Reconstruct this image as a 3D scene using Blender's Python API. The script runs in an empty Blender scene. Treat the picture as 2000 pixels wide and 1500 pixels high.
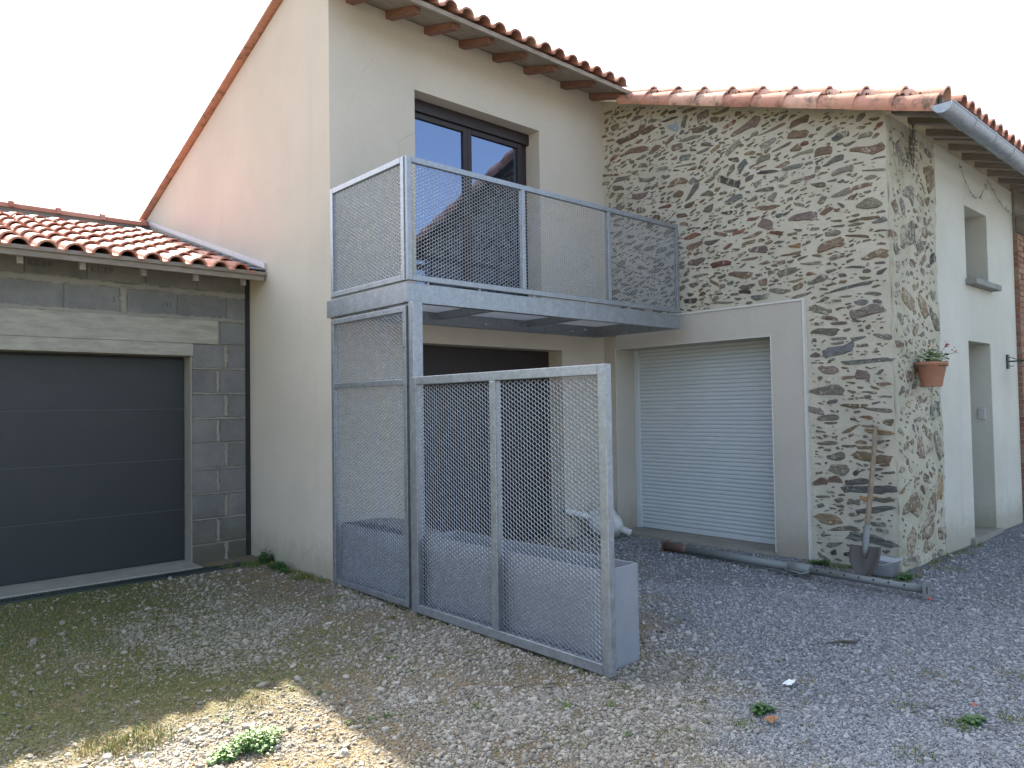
import bpy, math, random
import numpy as np
from mathutils import Vector, Matrix
random.seed(7)
rng = np.random.default_rng(7)
SC = bpy.context.scene
COL = SC.collection

# ---------------------------------------------------------------- camera
H = 1.45
yaw, pitch, roll = 8.33085535e-01, 3.02660685e-02, -1.58862190e-02
fw = Vector((math.cos(yaw)*math.cos(pitch), math.sin(yaw)*math.cos(pitch), math.sin(pitch)))
rt = Vector((math.sin(yaw), -math.cos(yaw), 0)); up = rt.cross(fw)
r2 = rt*math.cos(roll)+up*math.sin(roll); u2 = -rt*math.sin(roll)+up*math.cos(roll)
cd = bpy.data.cameras.new('camera'); cam = bpy.data.objects.new('camera', cd); COL.objects.link(cam)
cd.sensor_width = 36; cd.lens = 1447.97/2000*36; cd.clip_start = 0.05; cd.clip_end = 600
M = Matrix((r2, u2, -fw)).transposed().to_4x4(); M.translation = (0, 0, H); cam.matrix_world = M
SC.camera = cam

# ---------------------------------------------------------------- light
SUND = Vector((0.266, 1.114, 1.0)).normalized()
SUN_EL = math.asin(SUND.z); SUN_ROT = math.atan2(SUND.x, SUND.y)
w = bpy.data.worlds.new('World'); SC.world = w; w.use_nodes = True
nt = w.node_tree; bg = nt.nodes['Background']
sky = nt.nodes.new('ShaderNodeTexSky'); sky.sky_type = 'NISHITA'; sky.sun_disc = False
sky.sun_elevation = SUN_EL; sky.sun_rotation = SUN_ROT; sky.air_density = 1.0; sky.dust_density = 4.0; sky.ozone_density = 1.0
hs = nt.nodes.new('ShaderNodeHueSaturation'); hs.inputs['Saturation'].default_value = 0.78
nt.links.new(sky.outputs[0], hs.inputs['Color']); nt.links.new(hs.outputs[0], bg.inputs[0]); bg.inputs[1].default_value = 0.12
ld = bpy.data.lights.new('sun', 'SUN'); ld.energy = 5.0; ld.angle = math.radians(0.6); ld.color = (1, 0.93, 0.82)
sun = bpy.data.objects.new('sun', ld); COL.objects.link(sun); sun.location = (0, 0, 20)
sun.rotation_euler = SUND.to_track_quat('Z', 'Y').to_euler()
vs = SC.view_settings; vs.view_transform = 'Standard'; vs.look = 'None'; vs.exposure = 2.2; vs.gamma = 1; vs.use_curve_mapping = False

# ---------------------------------------------------------------- object helpers
WL = {}
def reg(o, parent, loc):
    COL.objects.link(o)
    if parent is not None:
        o.parent = parent; o.location = Vector(loc) - WL[parent.name]
    else:
        o.location = loc
    WL[o.name] = Vector(loc)
    return o
def thing(name, label, cat, loc, group=None):
    o = bpy.data.objects.new(name, None); o.empty_display_size = .1
    reg(o, None, loc); o['label'] = label; o['category'] = cat
    if group: o['group'] = group
    return o
def tag(o, label, cat, group=None):
    o['label'] = label; o['category'] = cat
    if group: o['group'] = group
    return o
class MB:
    def __init__(s): s.v = []; s.f = []
    def add(s, vs, fs):
        b = len(s.v); s.v += [tuple(p) for p in vs]; s.f += [tuple(i+b for i in f) for f in fs]; return s
    def box(s, x0, x1, y0, y1, z0, z1):
        return s.add([(x0,y0,z0),(x1,y0,z0),(x1,y1,z0),(x0,y1,z0),(x0,y0,z1),(x1,y0,z1),(x1,y1,z1),(x0,y1,z1)],
                     [(0,3,2,1),(4,5,6,7),(0,1,5,4),(1,2,6,5),(2,3,7,6),(3,0,4,7)])
    def obox(s, c, a, b, d):   # centre, three half-axis vectors
        c, a, b, d = map(Vector, (c, a, b, d))
        P = [c-a-b-d, c+a-b-d, c+a+b-d, c-a+b-d, c-a-b+d, c+a-b+d, c+a+b+d, c-a+b+d]
        return s.add(P, [(0,3,2,1),(4,5,6,7),(0,1,5,4),(1,2,6,5),(2,3,7,6),(3,0,4,7)])
    def tube(s, pts, rad, n=10, cap=True):
        pts = [Vector(p) for p in pts]
        if not hasattr(rad, '__len__'): rad = [rad]*len(pts)
        rings = []; ref = None
        for i, p in enumerate(pts):
            d = (pts[min(i+1, len(pts)-1)]-pts[max(i-1, 0)]).normalized()
            if ref is None: ref = Vector((0,0,1)) if abs(d.z) < .9 else Vector((1,0,0))
            a = d.cross(ref).normalized(); b = d.cross(a).normalized(); ref = -b if False else ref
            rings.append([p+rad[i]*(math.cos(2*math.pi*k/n)*a+math.sin(2*math.pi*k/n)*b) for k in range(n)])
        vs = [q for r in rings for q in r]; fs = []
        for i in range(len(pts)-1):
            for k in range(n): fs.append((i*n+k, i*n+(k+1)%n, (i+1)*n+(k+1)%n, (i+1)*n+k))
        if cap: fs.append(tuple(range(n-1,-1,-1))); fs.append(tuple((len(pts)-1)*n+k for k in range(n)))
        return s.add(vs, fs)
    def lathe(s, prof, c=(0,0,0), n=20, wob=None):
        vs = []; fs = []; m = len(prof)
        for k in range(n):
            t = 2*math.pi*k/n
            for j, (r, z) in enumerate(prof):
                rr = r*(wob(t, j) if wob else 1)
                vs.append((c[0]+rr*math.cos(t), c[1]+rr*math.sin(t), c[2]+z))
        for k in range(n):
            for j in range(m-1): fs.append((k*m+j, ((k+1)%n)*m+j, ((k+1)%n)*m+j+1, k*m+j+1))
        return s.add(vs, fs)
    def mesh(s, name, origin=(0,0,0), smooth=False):
        me = bpy.data.meshes.new(name); o = Vector(origin)
        me.from_pydata([tuple(Vector(p)-o) for p in s.v], [], s.f); me.update()
        if smooth: me.polygons.foreach_set('use_smooth', [True]*len(me.polygons))
        return me
    def build(s, name, mat, parent=None, origin=(0,0,0), smooth=False, bevel=0):
        me = s.mesh(name, origin, smooth); me.materials.append(mat)
        o = bpy.data.objects.new(name, me); reg(o, parent, origin)
        if bevel:
            m = o.modifiers.new('bevel', 'BEVEL'); m.width = bevel; m.segments = 2; m.limit_method = 'ANGLE'
        return o
def inst(name, me, parent, loc, rot=None, scale=None):
    o = bpy.data.objects.new(name, me); reg(o, parent, loc)
    if rot: o.rotation_euler = rot
    if scale: o.scale = scale
    return o
def wall_rects(u0, u1, v0, v1, holes):
    us = sorted({u0, u1, *[h[0] for h in holes], *[h[1] for h in holes]})
    vsx = sorted({v0, v1, *[h[2] for h in holes], *[h[3] for h in holes]})
    out = []
    for a, b in zip(us, us[1:]):
        col = []
        for c, d in zip(vsx, vsx[1:]):
            if any(h[0] <= a and b <= h[1] and h[2] <= c and d <= h[3] for h in holes): continue
            if col and col[-1][1] == c: col[-1][1] = d
            else: col.append([c, d])
        out += [(a, b, c, d) for c, d in col]
    return out
def plate_with_holes(pl, u0, u1, v0, v1, depth, holes, topf=None, axis='Y', step=None, disp=None):
    """solid wall: outer face at pl on a grid, with reveals; depth goes to +axis"""
    m = MB()
    us = sorted({u0, u1, *[h[0] for h in holes], *[h[1] for h in holes]})
    vv = sorted({v0, v1, *[h[2] for h in holes], *[h[3] for h in holes]})
    def fill(a):
        out = [a[0]]
        for p, q in zip(a, a[1:]):
            n = max(1, int(round((q-p)/step))) if step else 1
            out += [p+(q-p)*k/n for k in range(1, n+1)]
        return out
    us, vv = fill(us), fill(vv)
    def P(u, v, d):
        if topf: v = v0+(v-v0)*1.0 if v < v1-1e-9 else topf(u)
        if topf and v > topf(u): v = topf(u)
        return (u, pl+d, v) if axis == 'Y' else (pl+d, u, v)
    idx = {}
    def V(u, v, d):
        k = (round(u,5), round(v,5), round(d,4))
        if k not in idx:
            dd = d
            if disp and d == 0:
                edge = min([min(abs(u-h[0]), abs(u-h[1])) if h[2]-.001 <= v <= h[3]+.001 else 9 for h in holes]+[9])
                dd = disp(u, v)
            idx[k] = len(m.v); m.v.append(P(u, v, dd))
        return idx[k]
    nu, nv = len(us), len(vv)
    solid = lambda i, j: 0 <= i < nu-1 and 0 <= j < nv-1 and not any(h[0]-1e-6 <= us[i] and us[i+1] <= h[1]+1e-6 and h[2]-1e-6 <= vv[j] and vv[j+1] <= h[3]+1e-6 for h in holes)
    for i in range(nu-1):
        for j in range(nv-1):
            if not solid(i, j): continue
            a, b, c, d = us[i], us[i+1], vv[j], vv[j+1]
            if topf and c >= max(topf(a), topf(b)): continue
            m.f.append((V(a,c,0), V(b,c,0), V(b,d,0), V(a,d,0)))
            m.f.append((V(a,c,depth), V(a,d,depth), V(b,d,depth), V(b,c,depth)))
            if not solid(i-1, j): m.f.append((V(a,c,0), V(a,d,0), V(a,d,depth), V(a,c,depth)))
            if not solid(i+1, j): m.f.append((V(b,c,0), V(b,c,depth), V(b,d,depth), V(b,d,0)))
            if not solid(i, j-1): m.f.append((V(a,c,0), V(a,c,depth), V(b,c,depth), V(b,c,0)))
            if not solid(i, j+1): m.f.append((V(a,d,0), V(b,d,0), V(b,d,depth), V(a,d,depth)))
    return m

# ---------------------------------------------------------------- materials
def srgb(c): return tuple(c)+(1,)
class N:
    def __init__(s, name):
        s.m = bpy.data.materials.new(name); s.m.use_nodes = True; s.t = s.m.node_tree
        s.b = s.t.nodes['Principled BSDF']; s.geo = s.t.nodes.new('ShaderNodeNewGeometry'); s.P = s.geo.outputs['Position']
    def n(s, t, **k):
        x = s.t.nodes.new(t)
        for a, b in k.items(): setattr(x, a, b)
        return x
    def l(s, a, b): s.t.links.new(a, b)
    def vec(s, scale=(1,1,1), rot=(0,0,0), src=None):
        x = s.n('ShaderNodeMapping'); x.inputs['Scale'].default_value = scale; x.inputs['Rotation'].default_value = rot
        s.l(src or s.P, x.inputs[0]); return x.outputs[0]
    def noise(s, scale, detail=4, rough=.6, vec=None, dist=0):
        x = s.n('ShaderNodeTexNoise'); x.inputs['Scale'].default_value = scale; x.inputs['Detail'].default_value = detail
        x.inputs['Roughness'].default_value = rough; x.inputs['Distortion'].default_value = dist
        s.l(vec or s.P, x.inputs['Vector']); return x.outputs['Fac']
    def vor(s, scale, vec=None, feature='F1', out='Distance', rand=1):
        x = s.n('ShaderNodeTexVoronoi', feature=feature); x.inputs['Scale'].default_value = scale; x.inputs['Randomness'].default_value = rand
        s.l(vec or s.P, x.inputs['Vector']); return x.outputs[out]
    def ramp(s, fac, a, b, ca=(0,0,0), cb=(1,1,1)):
        x = s.n('ShaderNodeMapRange'); x.inputs[1].default_value = a; x.inputs[2].default_value = b
        x.interpolation_type = 'SMOOTHSTEP'; s.l(fac, x.inputs[0]); return x.outputs[0]
    def mix(s, fac, a, b, mode='MIX'):
        x = s.n('ShaderNodeMix', data_type='RGBA', blend_type=mode)
        if isinstance(fac, (int, float)): x.inputs[0].default_value = fac
        else: s.l(fac, x.inputs[0])
        for v, i in ((a, 6), (b, 7)):
            if isinstance(v, tuple): x.inputs[i].default_value = srgb(v) if len(v) == 3 else v
            else: s.l(v, x.inputs[i])
        return x.outputs[2]
    def math(s, op, a, b=0, c=0):
        x = s.n('ShaderNodeMath', operation=op)
        for v, i in ((a,0),(b,1),(c,2)):
            if isinstance(v, (int, float)): x.inputs[i].default_value = v
            else: s.l(v, x.inputs[i])
        return x.outputs[0]
    def rand(s): return s.n('ShaderNodeObjectInfo').outputs['Random']
    def hsv(s, col, val, sat=1.0, hue=.5):
        x = s.n('ShaderNodeHueSaturation'); s.l(col, x.inputs['Color']) if not isinstance(col, tuple) else setattr(x.inputs['Color'], 'default_value', srgb(col))
        for v, k in ((hue,'Hue'),(sat,'Saturation'),(val,'Value')):
            if isinstance(v, (int, float)): x.inputs[k].default_value = v
            else: s.l(v, x.inputs[k])
        return x.outputs[0]
    def color(s, c):
        if isinstance(c, tuple): s.b.inputs['Base Color'].default_value = srgb(c)
        else: s.l(c, s.b.inputs['Base Color'])
        return s
    def rough(s, r, metal=0, spec=.5):
        if isinstance(r, (int, float)): s.b.inputs['Roughness'].default_value = r
        else: s.l(r, s.b.inputs['Roughness'])
        s.b.inputs['Metallic'].default_value = metal; s.b.inputs['Specular IOR Level'].default_value = spec; return s
    def bump(s, h, strength=.3, dist=.01):
        x = s.n('ShaderNodeBump'); x.inputs['Strength'].default_value = strength; x.inputs['Distance'].default_value = dist
        s.l(h, x.inputs['Height']); s.l(x.outputs[0], s.b.inputs['Normal']); return s

def render_mat(name, c, c2, streak=.5):
    m = N(name); big = m.ramp(m.noise(.9, 5, .6), .3, .7); fine = m.noise(420, 3, .7)
    col = m.mix(big, c, c2)
    st = m.ramp(m.noise(1.0, 4, .6, m.vec((3.5, 3.5, .35))), .52, .8)
    col = m.mix(m.math('MULTIPLY', st, streak), col, tuple(x*.78 for x in c))
    col = m.hsv(col, m.math('MULTIPLY_ADD', m.noise(60, 5, .7), .22, .89))
    sz = m.n('ShaderNodeSeparateXYZ'); m.l(m.P, sz.inputs[0])
    spl = m.ramp(m.math('ADD', sz.outputs[2], m.math('MULTIPLY', m.noise(7, 6, .75), -.55)), .12, -.25)
    col = m.mix(m.math('MULTIPLY', spl, .55), col, (.26,.23,.16))
    cr = m.ramp(m.vor(1.1, m.vec((1,1,1)), 'DISTANCE_TO_EDGE'), .0035, .0)
    col = m.mix(m.math('MULTIPLY', cr, m.math('MULTIPLY', m.ramp(m.noise(1.7, 3), .56, .62), .35)), col, (.2,.18,.15))
    m.color(col).rough(.9, 0, .2)
    h = m.math('ADD', m.math('MULTIPLY', fine, .5), m.noise(110, 4, .7))
    m.bump(h, .45, .004); return m.m
M_CREAM = render_mat('cream_render', (.56,.51,.43), (.50,.46,.39), .35)
M_WHITE = render_mat('white_render', (.53,.525,.46), (.46,.455,.39), .7)
M_SURR = render_mat('smooth_surround_render', (.50,.47,.41), (.44,.415,.365), .45)

def galv(name, v=1.0):
    m = N(name)
    sp = m.vor(55, out='Color'); x = m.n('ShaderNodeSeparateColor'); m.l(sp, x.inputs[0])
    cl = m.noise(16, 5, .65)
    val = m.math('MULTIPLY_ADD', x.outputs[0], .16, .84)
    col = m.hsv(m.mix(m.ramp(cl, .35, .68), (.30*v,.33*v,.36*v), (.36*v,.39*v,.425*v)), val)
    col = m.mix(m.math('MULTIPLY', m.ramp(m.noise(3, 6, .7, m.vec((3,3,.7))), .62, .8), .25), col, (.5,.52,.53))
    m.color(col).rough(m.math('MULTIPLY_ADD', cl, .3, .32), .72)
    m.bump(m.noise(60, 3, .6), .12, .002); return m.m
M_GALV = galv('galvanised_steel'); M_MESH = galv('galvanised_mesh', 1.5)
M_ZINC = galv('zinc_gutter', 1.1)

def tile_mat(name, base, dirt, dirtc=(.10,.09,.075), mossy=0):
    m = N(name); r = m.rand()
    col = m.hsv(base, m.math('MULTIPLY_ADD', r, .35, .82), m.math('MULTIPLY_ADD', r, -.2, 1.05), m.math('MULTIPLY_ADD', r, .012, .494))
    col = m.hsv(col, m.math('MULTIPLY_ADD', m.noise(25, 5, .7), .5, .75))
    col = m.mix(m.math('MULTIPLY', m.ramp(m.noise(6, 6, .75), .62-dirt*.25, .85-dirt*.25), .85), col, dirtc)
    if mossy:
        col = m.mix(m.math('MULTIPLY', m.ramp(m.noise(14, 5, .7), .62, .7), .8), col, (.45,.40,.22))
    m.color(col).rough(.78, 0, .3); m.bump(m.noise(90, 5, .7), .3, .004); return m.m
M_TILE = tile_mat('terracotta_tile', (.44,.19,.125), .22)
M_TILE_OLD = tile_mat('terracotta_tile_weathered', (.40,.19,.13), .55)
M_VERGE = tile_mat('verge_tile_terracotta', (.60,.31,.215), .62, (.09,.08,.065), 1)

def stone_mat(name, c, c2=None):
    m = N(name); r = m.rand(); c = tuple((x*.8+.2*sum(c)/3)*1.06*w_ for x, w_ in zip(c, (1.10, 1.0, .88))); c2 = c2 or tuple(x*1.45 for x in c)
    v = m.vec((16, 16, 70), (.12, 0, 0)); lam = m.noise(1, 6, .75, v, .6)
    col = m.mix(m.ramp(lam, .3, .72), tuple(x*.68 for x in c), c2)
    col = m.mix(m.math('MULTIPLY', m.ramp(m.noise(9, 5, .7), .55, .75), .5), col, (.21,.16,.10))
    col = m.hsv(col, m.math('MULTIPLY_ADD', r, .55, .72))
    sx_ = m.n('ShaderNodeSeparateXYZ'); m.l(m.P, sx_.inputs[0]); side_ = m.ramp(sx_.outputs[0], 6.70, 6.72)
    sm_ = m.ramp(m.math('ADD', m.math('ADD', m.math('MULTIPLY', m.noise(24, 6, .75), .7), m.math('MULTIPLY', m.noise(5, 3, .6), .3)), m.math('MULTIPLY', side_, .045)), .535, .60)
    col = m.mix(m.math('MULTIPLY', sm_, .85), col, (.43,.40,.31))
    m.color(col).rough(.8, 0, .35)
    m.bump(m.math('ADD', m.math('MULTIPLY', lam, 1.0), m.math('MULTIPLY', m.noise(75, 5, .7), .6)), .8, .012); return m.m
SM = dict(p=stone_mat('purple_schist', (.145,.118,.118)), g=stone_mat('grey_schist', (.14,.135,.13)), w=stone_mat('brown_schist', (.145,.105,.08)),
          n=stone_mat('green_grey_schist', (.145,.15,.12)), d=stone_mat('dark_slate', (.062,.060,.062)), s=stone_mat('blue_green_slate', (.105,.125,.13)),
          o=stone_mat('olive_brown_stone', (.155,.125,.08)), r=stone_mat('red_brown_stone', (.16,.075,.055)), y=stone_mat('ochre_stone', (.27,.155,.06)),
          b=stone_mat('pale_blue_stone', (.27,.33,.46), (.40,.47,.60)), b2=stone_mat('blue_grey_schist', (.13,.15,.18)), y2=stone_mat('tan_stone', (.20,.15,.08)), k=stone_mat('red_brick_fragment', (.40,.13,.07)))
def mortar_mat(name, c, c2, moss=0):
    m = N(name); big = m.ramp(m.noise(1.3, 6, .65), .3, .7)
    col = m.mix(big, c, c2); col = m.mix(m.math('MULTIPLY', m.ramp(m.noise(11, 6, .75), .5, .72), .45), col, tuple(x*.66 for x in c))
    if moss: col = m.mix(m.math('MULTIPLY', m.ramp(m.noise(2.2, 6, .7), .46, .66), moss), col, (.24,.23,.12))
    col = m.hsv(col, m.math('MULTIPLY_ADD', m.noise(150, 4, .8), .4, .8))
    m.color(col).rough(.95, 0, .15)
    m.bump(m.math('ADD', m.math('MULTIPLY', m.noise(28, 6, .7), 2.2), m.noise(190, 4, .75)), .7, .008); return m.m
M_MORTAR = mortar_mat('lime_mortar', (.55,.515,.415), (.49,.465,.385))
M_MORTAR_Y = mortar_mat('yellowed_lime_mortar', (.49,.46,.36), (.42,.405,.32), .42)
M_JOINT = mortar_mat('cement_joint', (.30,.29,.245), (.25,.24,.205))
def concrete_mat(name, c, c2, stretch=None, wear=.5, stain=0):
    m = N(name); r = m.rand()
    v = m.vec(stretch) if stretch else None
    col = m.mix(m.ramp(m.noise(3.5, 6, .7, v), .3, .72), c, c2)
    col = m.mix(m.math('MULTIPLY', m.ramp(m.noise(9, 6, .8, v), .56, .75), wear), col, tuple(x*.5 for x in c))
    sz = m.n('ShaderNodeSeparateXYZ'); m.l(m.P, sz.inputs[0])
    spl = m.ramp(m.math('ADD', sz.outputs[2], m.math('MULTIPLY', m.noise(5, 6, .75), -.7)), .25, -.3)
    col = m.mix(m.math('MULTIPLY', spl, stain), col, (.085,.08,.045))
    col = m.hsv(col, m.math('MULTIPLY_ADD', r, .22, .9)); col = m.hsv(col, m.math('MULTIPLY_ADD', m.noise(240, 3, .8), .5, .75))
    m.color(col).rough(.95, 0, .15); m.bump(m.math('ADD', m.noise(260, 3, .8), m.math('MULTIPLY', m.noise(45, 5, .7), 1.2)), .7, .006); return m.m
M_BLOCK = concrete_mat('concrete_block', (.15,.152,.148), (.205,.205,.19), stain=.65)
M_LINTEL = concrete_mat('cast_concrete_lintel', (.41,.395,.33), (.29,.28,.235), (1.2, 1.2, 6.0), .75)
M_THRESH = concrete_mat('concrete_threshold', (.33,.31,.26), (.26,.25,.21))
M_UPST = concrete_mat('grey_mortar_band', (.20,.19,.175), (.26,.24,.22))
def wood_mat(name, c, c2, sc=(14,2.2,14), rough=.85):
    m = N(name); r = m.rand(); g = m.noise(1, 6, .7, m.vec(tuple(x*2 for x in sc)), .8)
    col = m.mix(m.ramp(g, .3, .7), c, c2); col = m.hsv(col, m.math('MULTIPLY_ADD', r, .4, .8))
    m.color(col).rough(rough, 0, .25); m.bump(g, .5, .005); return m.m
M_RAFT = wood_mat('red_brown_rafter_wood', (.17,.085,.065), (.24,.13,.10))
M_SOFF = wood_mat('weathered_grey_board', (.20,.17,.14), (.30,.265,.225), (2.2,14,14))
M_SOFFY = wood_mat('pale_roof_board', (.20,.18,.14), (.29,.26,.205))
M_RAFTG = wood_mat('grey_rafter_wood', (.16,.14,.115), (.25,.225,.19))
M_RDARK = wood_mat('dark_rafter_end', (.08,.055,.05), (.12,.085,.075))
M_PRIMED = wood_mat('white_primed_rafter', (.26,.25,.235), (.36,.35,.33))
M_HANDLE = wood_mat('worn_ash_handle', (.15,.12,.085), (.24,.19,.135), (20,20,2))
def plain(name, c, rough=.5, metal=0, var=.12, spec=.5, scale=30, bump=.05):
    m = N(name); col = m.hsv(c, m.math('MULTIPLY_ADD', m.noise(scale, 5, .7), var*2, 1-var))
    m.color(col).rough(m.math('MULTIPLY_ADD', m.noise(5, 4, .6), .2, rough-.1), metal, spec)
    m.bump(m.noise(200, 3, .6), bump, .003); return m.m
M_ANTH = plain('anthracite_door_paint', (.026,.031,.032), .5, 0, .15, .4, 4)
M_SEAM_HIGHLIGHT = plain('grey_seam_highlight', (.085,.09,.09), .6)  # lighter grey that paints the highlight line along the garage door seams
M_BROWN = plain('dark_brown_lacquer', (.026,.019,.019), .45, 0, .15, .4, 6)
M_SHUT = plain('white_shutter_aluminium', (.53,.58,.60), .5, 0, .05, .4, 3)
M_TRIM = plain('white_trim_profile', (.60,.60,.57), .5, 0, .04)
M_ALU = plain('aluminium_flashing_strip', (.60,.60,.62), .4, .6, .1)
M_SLATE = plain('blue_slate', (.085,.10,.13), .5, 0, .3, .5, 18, .3)
M_BLACK = plain('black_joint', (.02,.02,.02), .8)
M_TERRA = plain('pot_terracotta', (.36,.18,.12), .85, 0, .25, .2, 14, .3)
M_SOIL = plain('potting_soil', (.05,.04,.03), .95, 0, .4, .1, 60, .6)
M_GRAPHITE = plain('dark_green_lamp_metal', (.05,.07,.065), .45, .4)
M_WIRE = plain('dark_cable', (.075,.068,.055), .7)
M_PVC = plain('white_pvc', (.68,.68,.66), .45, 0, .08)
M_SACK = plain('white_woven_sack', (.58,.60,.58), .6, 0, .2, .4, 40, .3)
M_SILL = concrete_mat('grey_sill', (.25,.26,.24), (.31,.32,.30))
M_FIBRE = plain('grey_zinc_planter', (.27,.29,.32), .6, .25, .18, .4, 6, .15)
M_PALE = plain('pale_deck_panel', (.72,.70,.68), .7, 0, .15, .3, 5)
_t = M_PALE.node_tree; _tr = _t.nodes.new('ShaderNodeBsdfTranslucent'); _tr.inputs[0].default_value = (.8,.78,.76,1); _mx = _t.nodes.new('ShaderNodeMixShader'); _mx.inputs[0].default_value = .75
_t.links.new(_t.nodes['Principled BSDF'].outputs[0], _mx.inputs[1]); _t.links.new(_tr.outputs[0], _mx.inputs[2]); _t.links.new(_mx.outputs[0], _t.nodes['Material Output'].inputs[0])
M_LETTER = plain('faded_block_ink', (.085,.087,.087), .9, 0, .3)
M_LEAF = plain('leaf_green', (.055,.12,.035), .55, 0, .5, .4, 50)
M_LEAF2 = plain('bright_leaf_green', (.11,.22,.05), .55, 0, .4, .4, 50)
M_GRASS = plain('grass_green', (.10,.15,.035), .7, 0, .5, .3, 12)
M_STRAW = plain('dry_straw', (.34,.25,.12), .8, 0, .4, .2, 12)
M_MOSS = plain('dark_moss', (.035,.036,.015), .95, 0, .5, .1, 60, .6)
M_PETAL = plain('crimson_petal', (.50,.03,.08), .6, 0, .3)
M_DEAD = plain('dry_brown_leaf', (.33,.16,.07), .8, 0, .3)
M_PAPER = plain('white_paper', (.75,.77,.80), .7, 0, .08)
M_REDP = plain('red_plastic', (.45,.08,.06), .5)
def rust_mat(name, a, b, thr):
    m = N(name); n = m.noise(9, 6, .75)
    col = m.mix(m.ramp(n, thr, thr+.14), a, b); m.color(col).rough(.65, .35); m.bump(m.noise(80, 5, .7), .35, .004); return m.m
M_PROP = rust_mat('worn_green_grey_steel', (.19,.215,.21), (.13,.08,.05), .58)
M_PROP2 = rust_mat('galvanised_inner_tube', (.19,.21,.205), (.15,.10,.06), .6)
M_RUST = rust_mat('rusty_tube_end', (.15,.10,.075), (.20,.20,.20), .60)
M_BLADE = rust_mat('dull_steel_blade', (.085,.08,.072), (.13,.08,.05), .56)
m = N('window_glass'); m.color((.012,.014,.02)).rough(.02, 0, .5); m.b.inputs['IOR'].default_value = 3.3; m.b.inputs['Specular Tint'].default_value = (.50,.66,1,1); M_GLASS = m.m
m = N('clear_plastic'); m.color((.70,.74,.78)).rough(.25); m.b.inputs['Transmission Weight'].default_value = .55; m.b.inputs['IOR'].default_value = 1.2; M_CLEAR = m.m
m = N('lamp_glass'); m.color((.9,.95,.93)).rough(.05); m.b.inputs['Transmission Weight'].default_value = .95; m.b.inputs['IOR'].default_value = 1.15; M_LGLASS = m.m
m = N('red_brick'); r_ = m.rand(); col = m.hsv(m.mix(r_, (.23,.105,.07), (.29,.19,.13)), m.math('MULTIPLY_ADD', m.noise(40, 5, .7), .7, .6))
m.color(col).rough(.9, 0, .2); m.bump(m.noise(70, 5, .7), .6, .006); M_BRICK = m.m

def zone(m):
    """1 = blue-grey chippings, 0 = pale limestone gravel (a real change of material on the ground)"""
    s = m.n('ShaderNodeSeparateXYZ'); m.l(m.P, s.inputs[0])
    f = m.math('SUBTRACT', m.math('SUBTRACT', s.outputs[0], m.math('MULTIPLY', s.outputs[1], .8)), 1.5)
    f = m.math('ADD', f, m.math('MULTIPLY', m.math('SUBTRACT', m.noise(1.6, 5, .7), .5), 2.2))
    return m.ramp(f, -.35, .55), s
def mosszone(m, s):
    a = m.ramp(s.outputs[0], 2.9, 1.7); b = m.ramp(s.outputs[1], 3.2, 4.3)
    n = m.ramp(m.noise(1.5, 6, .7), .26, .46)
    return m.math('MULTIPLY', m.math('MULTIPLY', a, b), n)
m = N('gravel_ground'); z, s = zone(m); mo = mosszone(m, s)
sp = m.vor(95, out='Color'); sx = m.n('ShaderNodeSeparateColor'); m.l(sp, sx.inputs[0])
pale = m.mix(m.ramp(m.noise(3, 6, .7), .35, .65), (.20,.165,.11), (.26,.235,.185))
blue = m.mix(m.ramp(m.noise(2.2, 6, .7), .3, .7), (.15,.16,.17), (.21,.22,.23))
col = m.mix(z, pale, blue)
tan = m.math('MULTIPLY', m.ramp(m.noise(2.7, 6, .75), .42, .6), m.math('SUBTRACT', 1.0, m.math('MULTIPLY', z, .75)))
col = m.mix(m.math('MULTIPLY', tan, .75), col, (.25,.19,.10))
col = m.mix(m.math('MULTIPLY', mo, .85), col, (.095,.112,.03))
col = m.hsv(col, m.math('MULTIPLY_ADD', sx.outputs[0], .7, .55))
m.color(col).rough(.95, 0, .2)
m.bump(m.math('ADD', m.vor(95), m.math('MULTIPLY', m.noise(40, 5, .8), 1.0)), .9, .012); M_GROUND = m.m
m = N('gravel_stone'); z, s = zone(m); mo = mosszone(m, s)
at = m.n('ShaderNodeAttribute', attribute_type='INSTANCER', attribute_name='tint')
pale = m.mix(at.outputs['Fac'], (.17,.15,.115), (.40,.37,.31)); blue = m.mix(at.outputs['Fac'], (.135,.142,.148), (.335,.345,.35))
col = m.mix(z, pale, blue); col = m.mix(m.math('MULTIPLY', mo, .45), col, (.13,.12,.06))
m.color(m.hsv(col, m.math('MULTIPLY_ADD', m.noise(130, 3, .6), .5, .75))).rough(.85, 0, .3); M_PEB = m.m

# ================================================================ GROUND
def gh(x, y):
    return 0.010*np.sin(x*1.7+.4*y)*np.cos(y*1.3-.6*x) + 0.006*np.sin(x*4.1+1.3)*np.sin(y*3.7) - 0.012
GX = np.concatenate([[-220,-60,-20,-8,-4], np.arange(-3, 13.01, .09), [15,25,70,260]])
GY = np.concatenate([[-220,-60,-20,-6,-3], np.arange(-2, 8.01, .09), [12,25,70,260]])
XX, YY = np.meshgrid(GX, GY, indexing='ij'); ZZ = gh(XX, YY)
ZZ = np.where((XX < -3.5) | (XX > 13.5) | (YY < -2.5) | (YY > 8.5), -.02, ZZ)
me = bpy.data.meshes.new('ground'); nx, ny = XX.shape
V = np.stack([XX, YY, ZZ], -1).reshape(-1, 3)
ii, jj = np.meshgrid(np.arange(nx-1), np.arange(ny-1), indexing='ij'); b0 = (ii*ny+jj).ravel()
F = np.stack([b0, b0+ny, b0+ny+1, b0+1], -1)
me.from_pydata(V.tolist(), [], F.tolist()); me.polygons.foreach_set('use_smooth', [True]*len(F)); me.materials.append(M_GROUND)
ground = bpy.data.objects.new('ground', me); reg(ground, None, (0,0,0)); ground['kind'] = 'structure'

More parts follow.
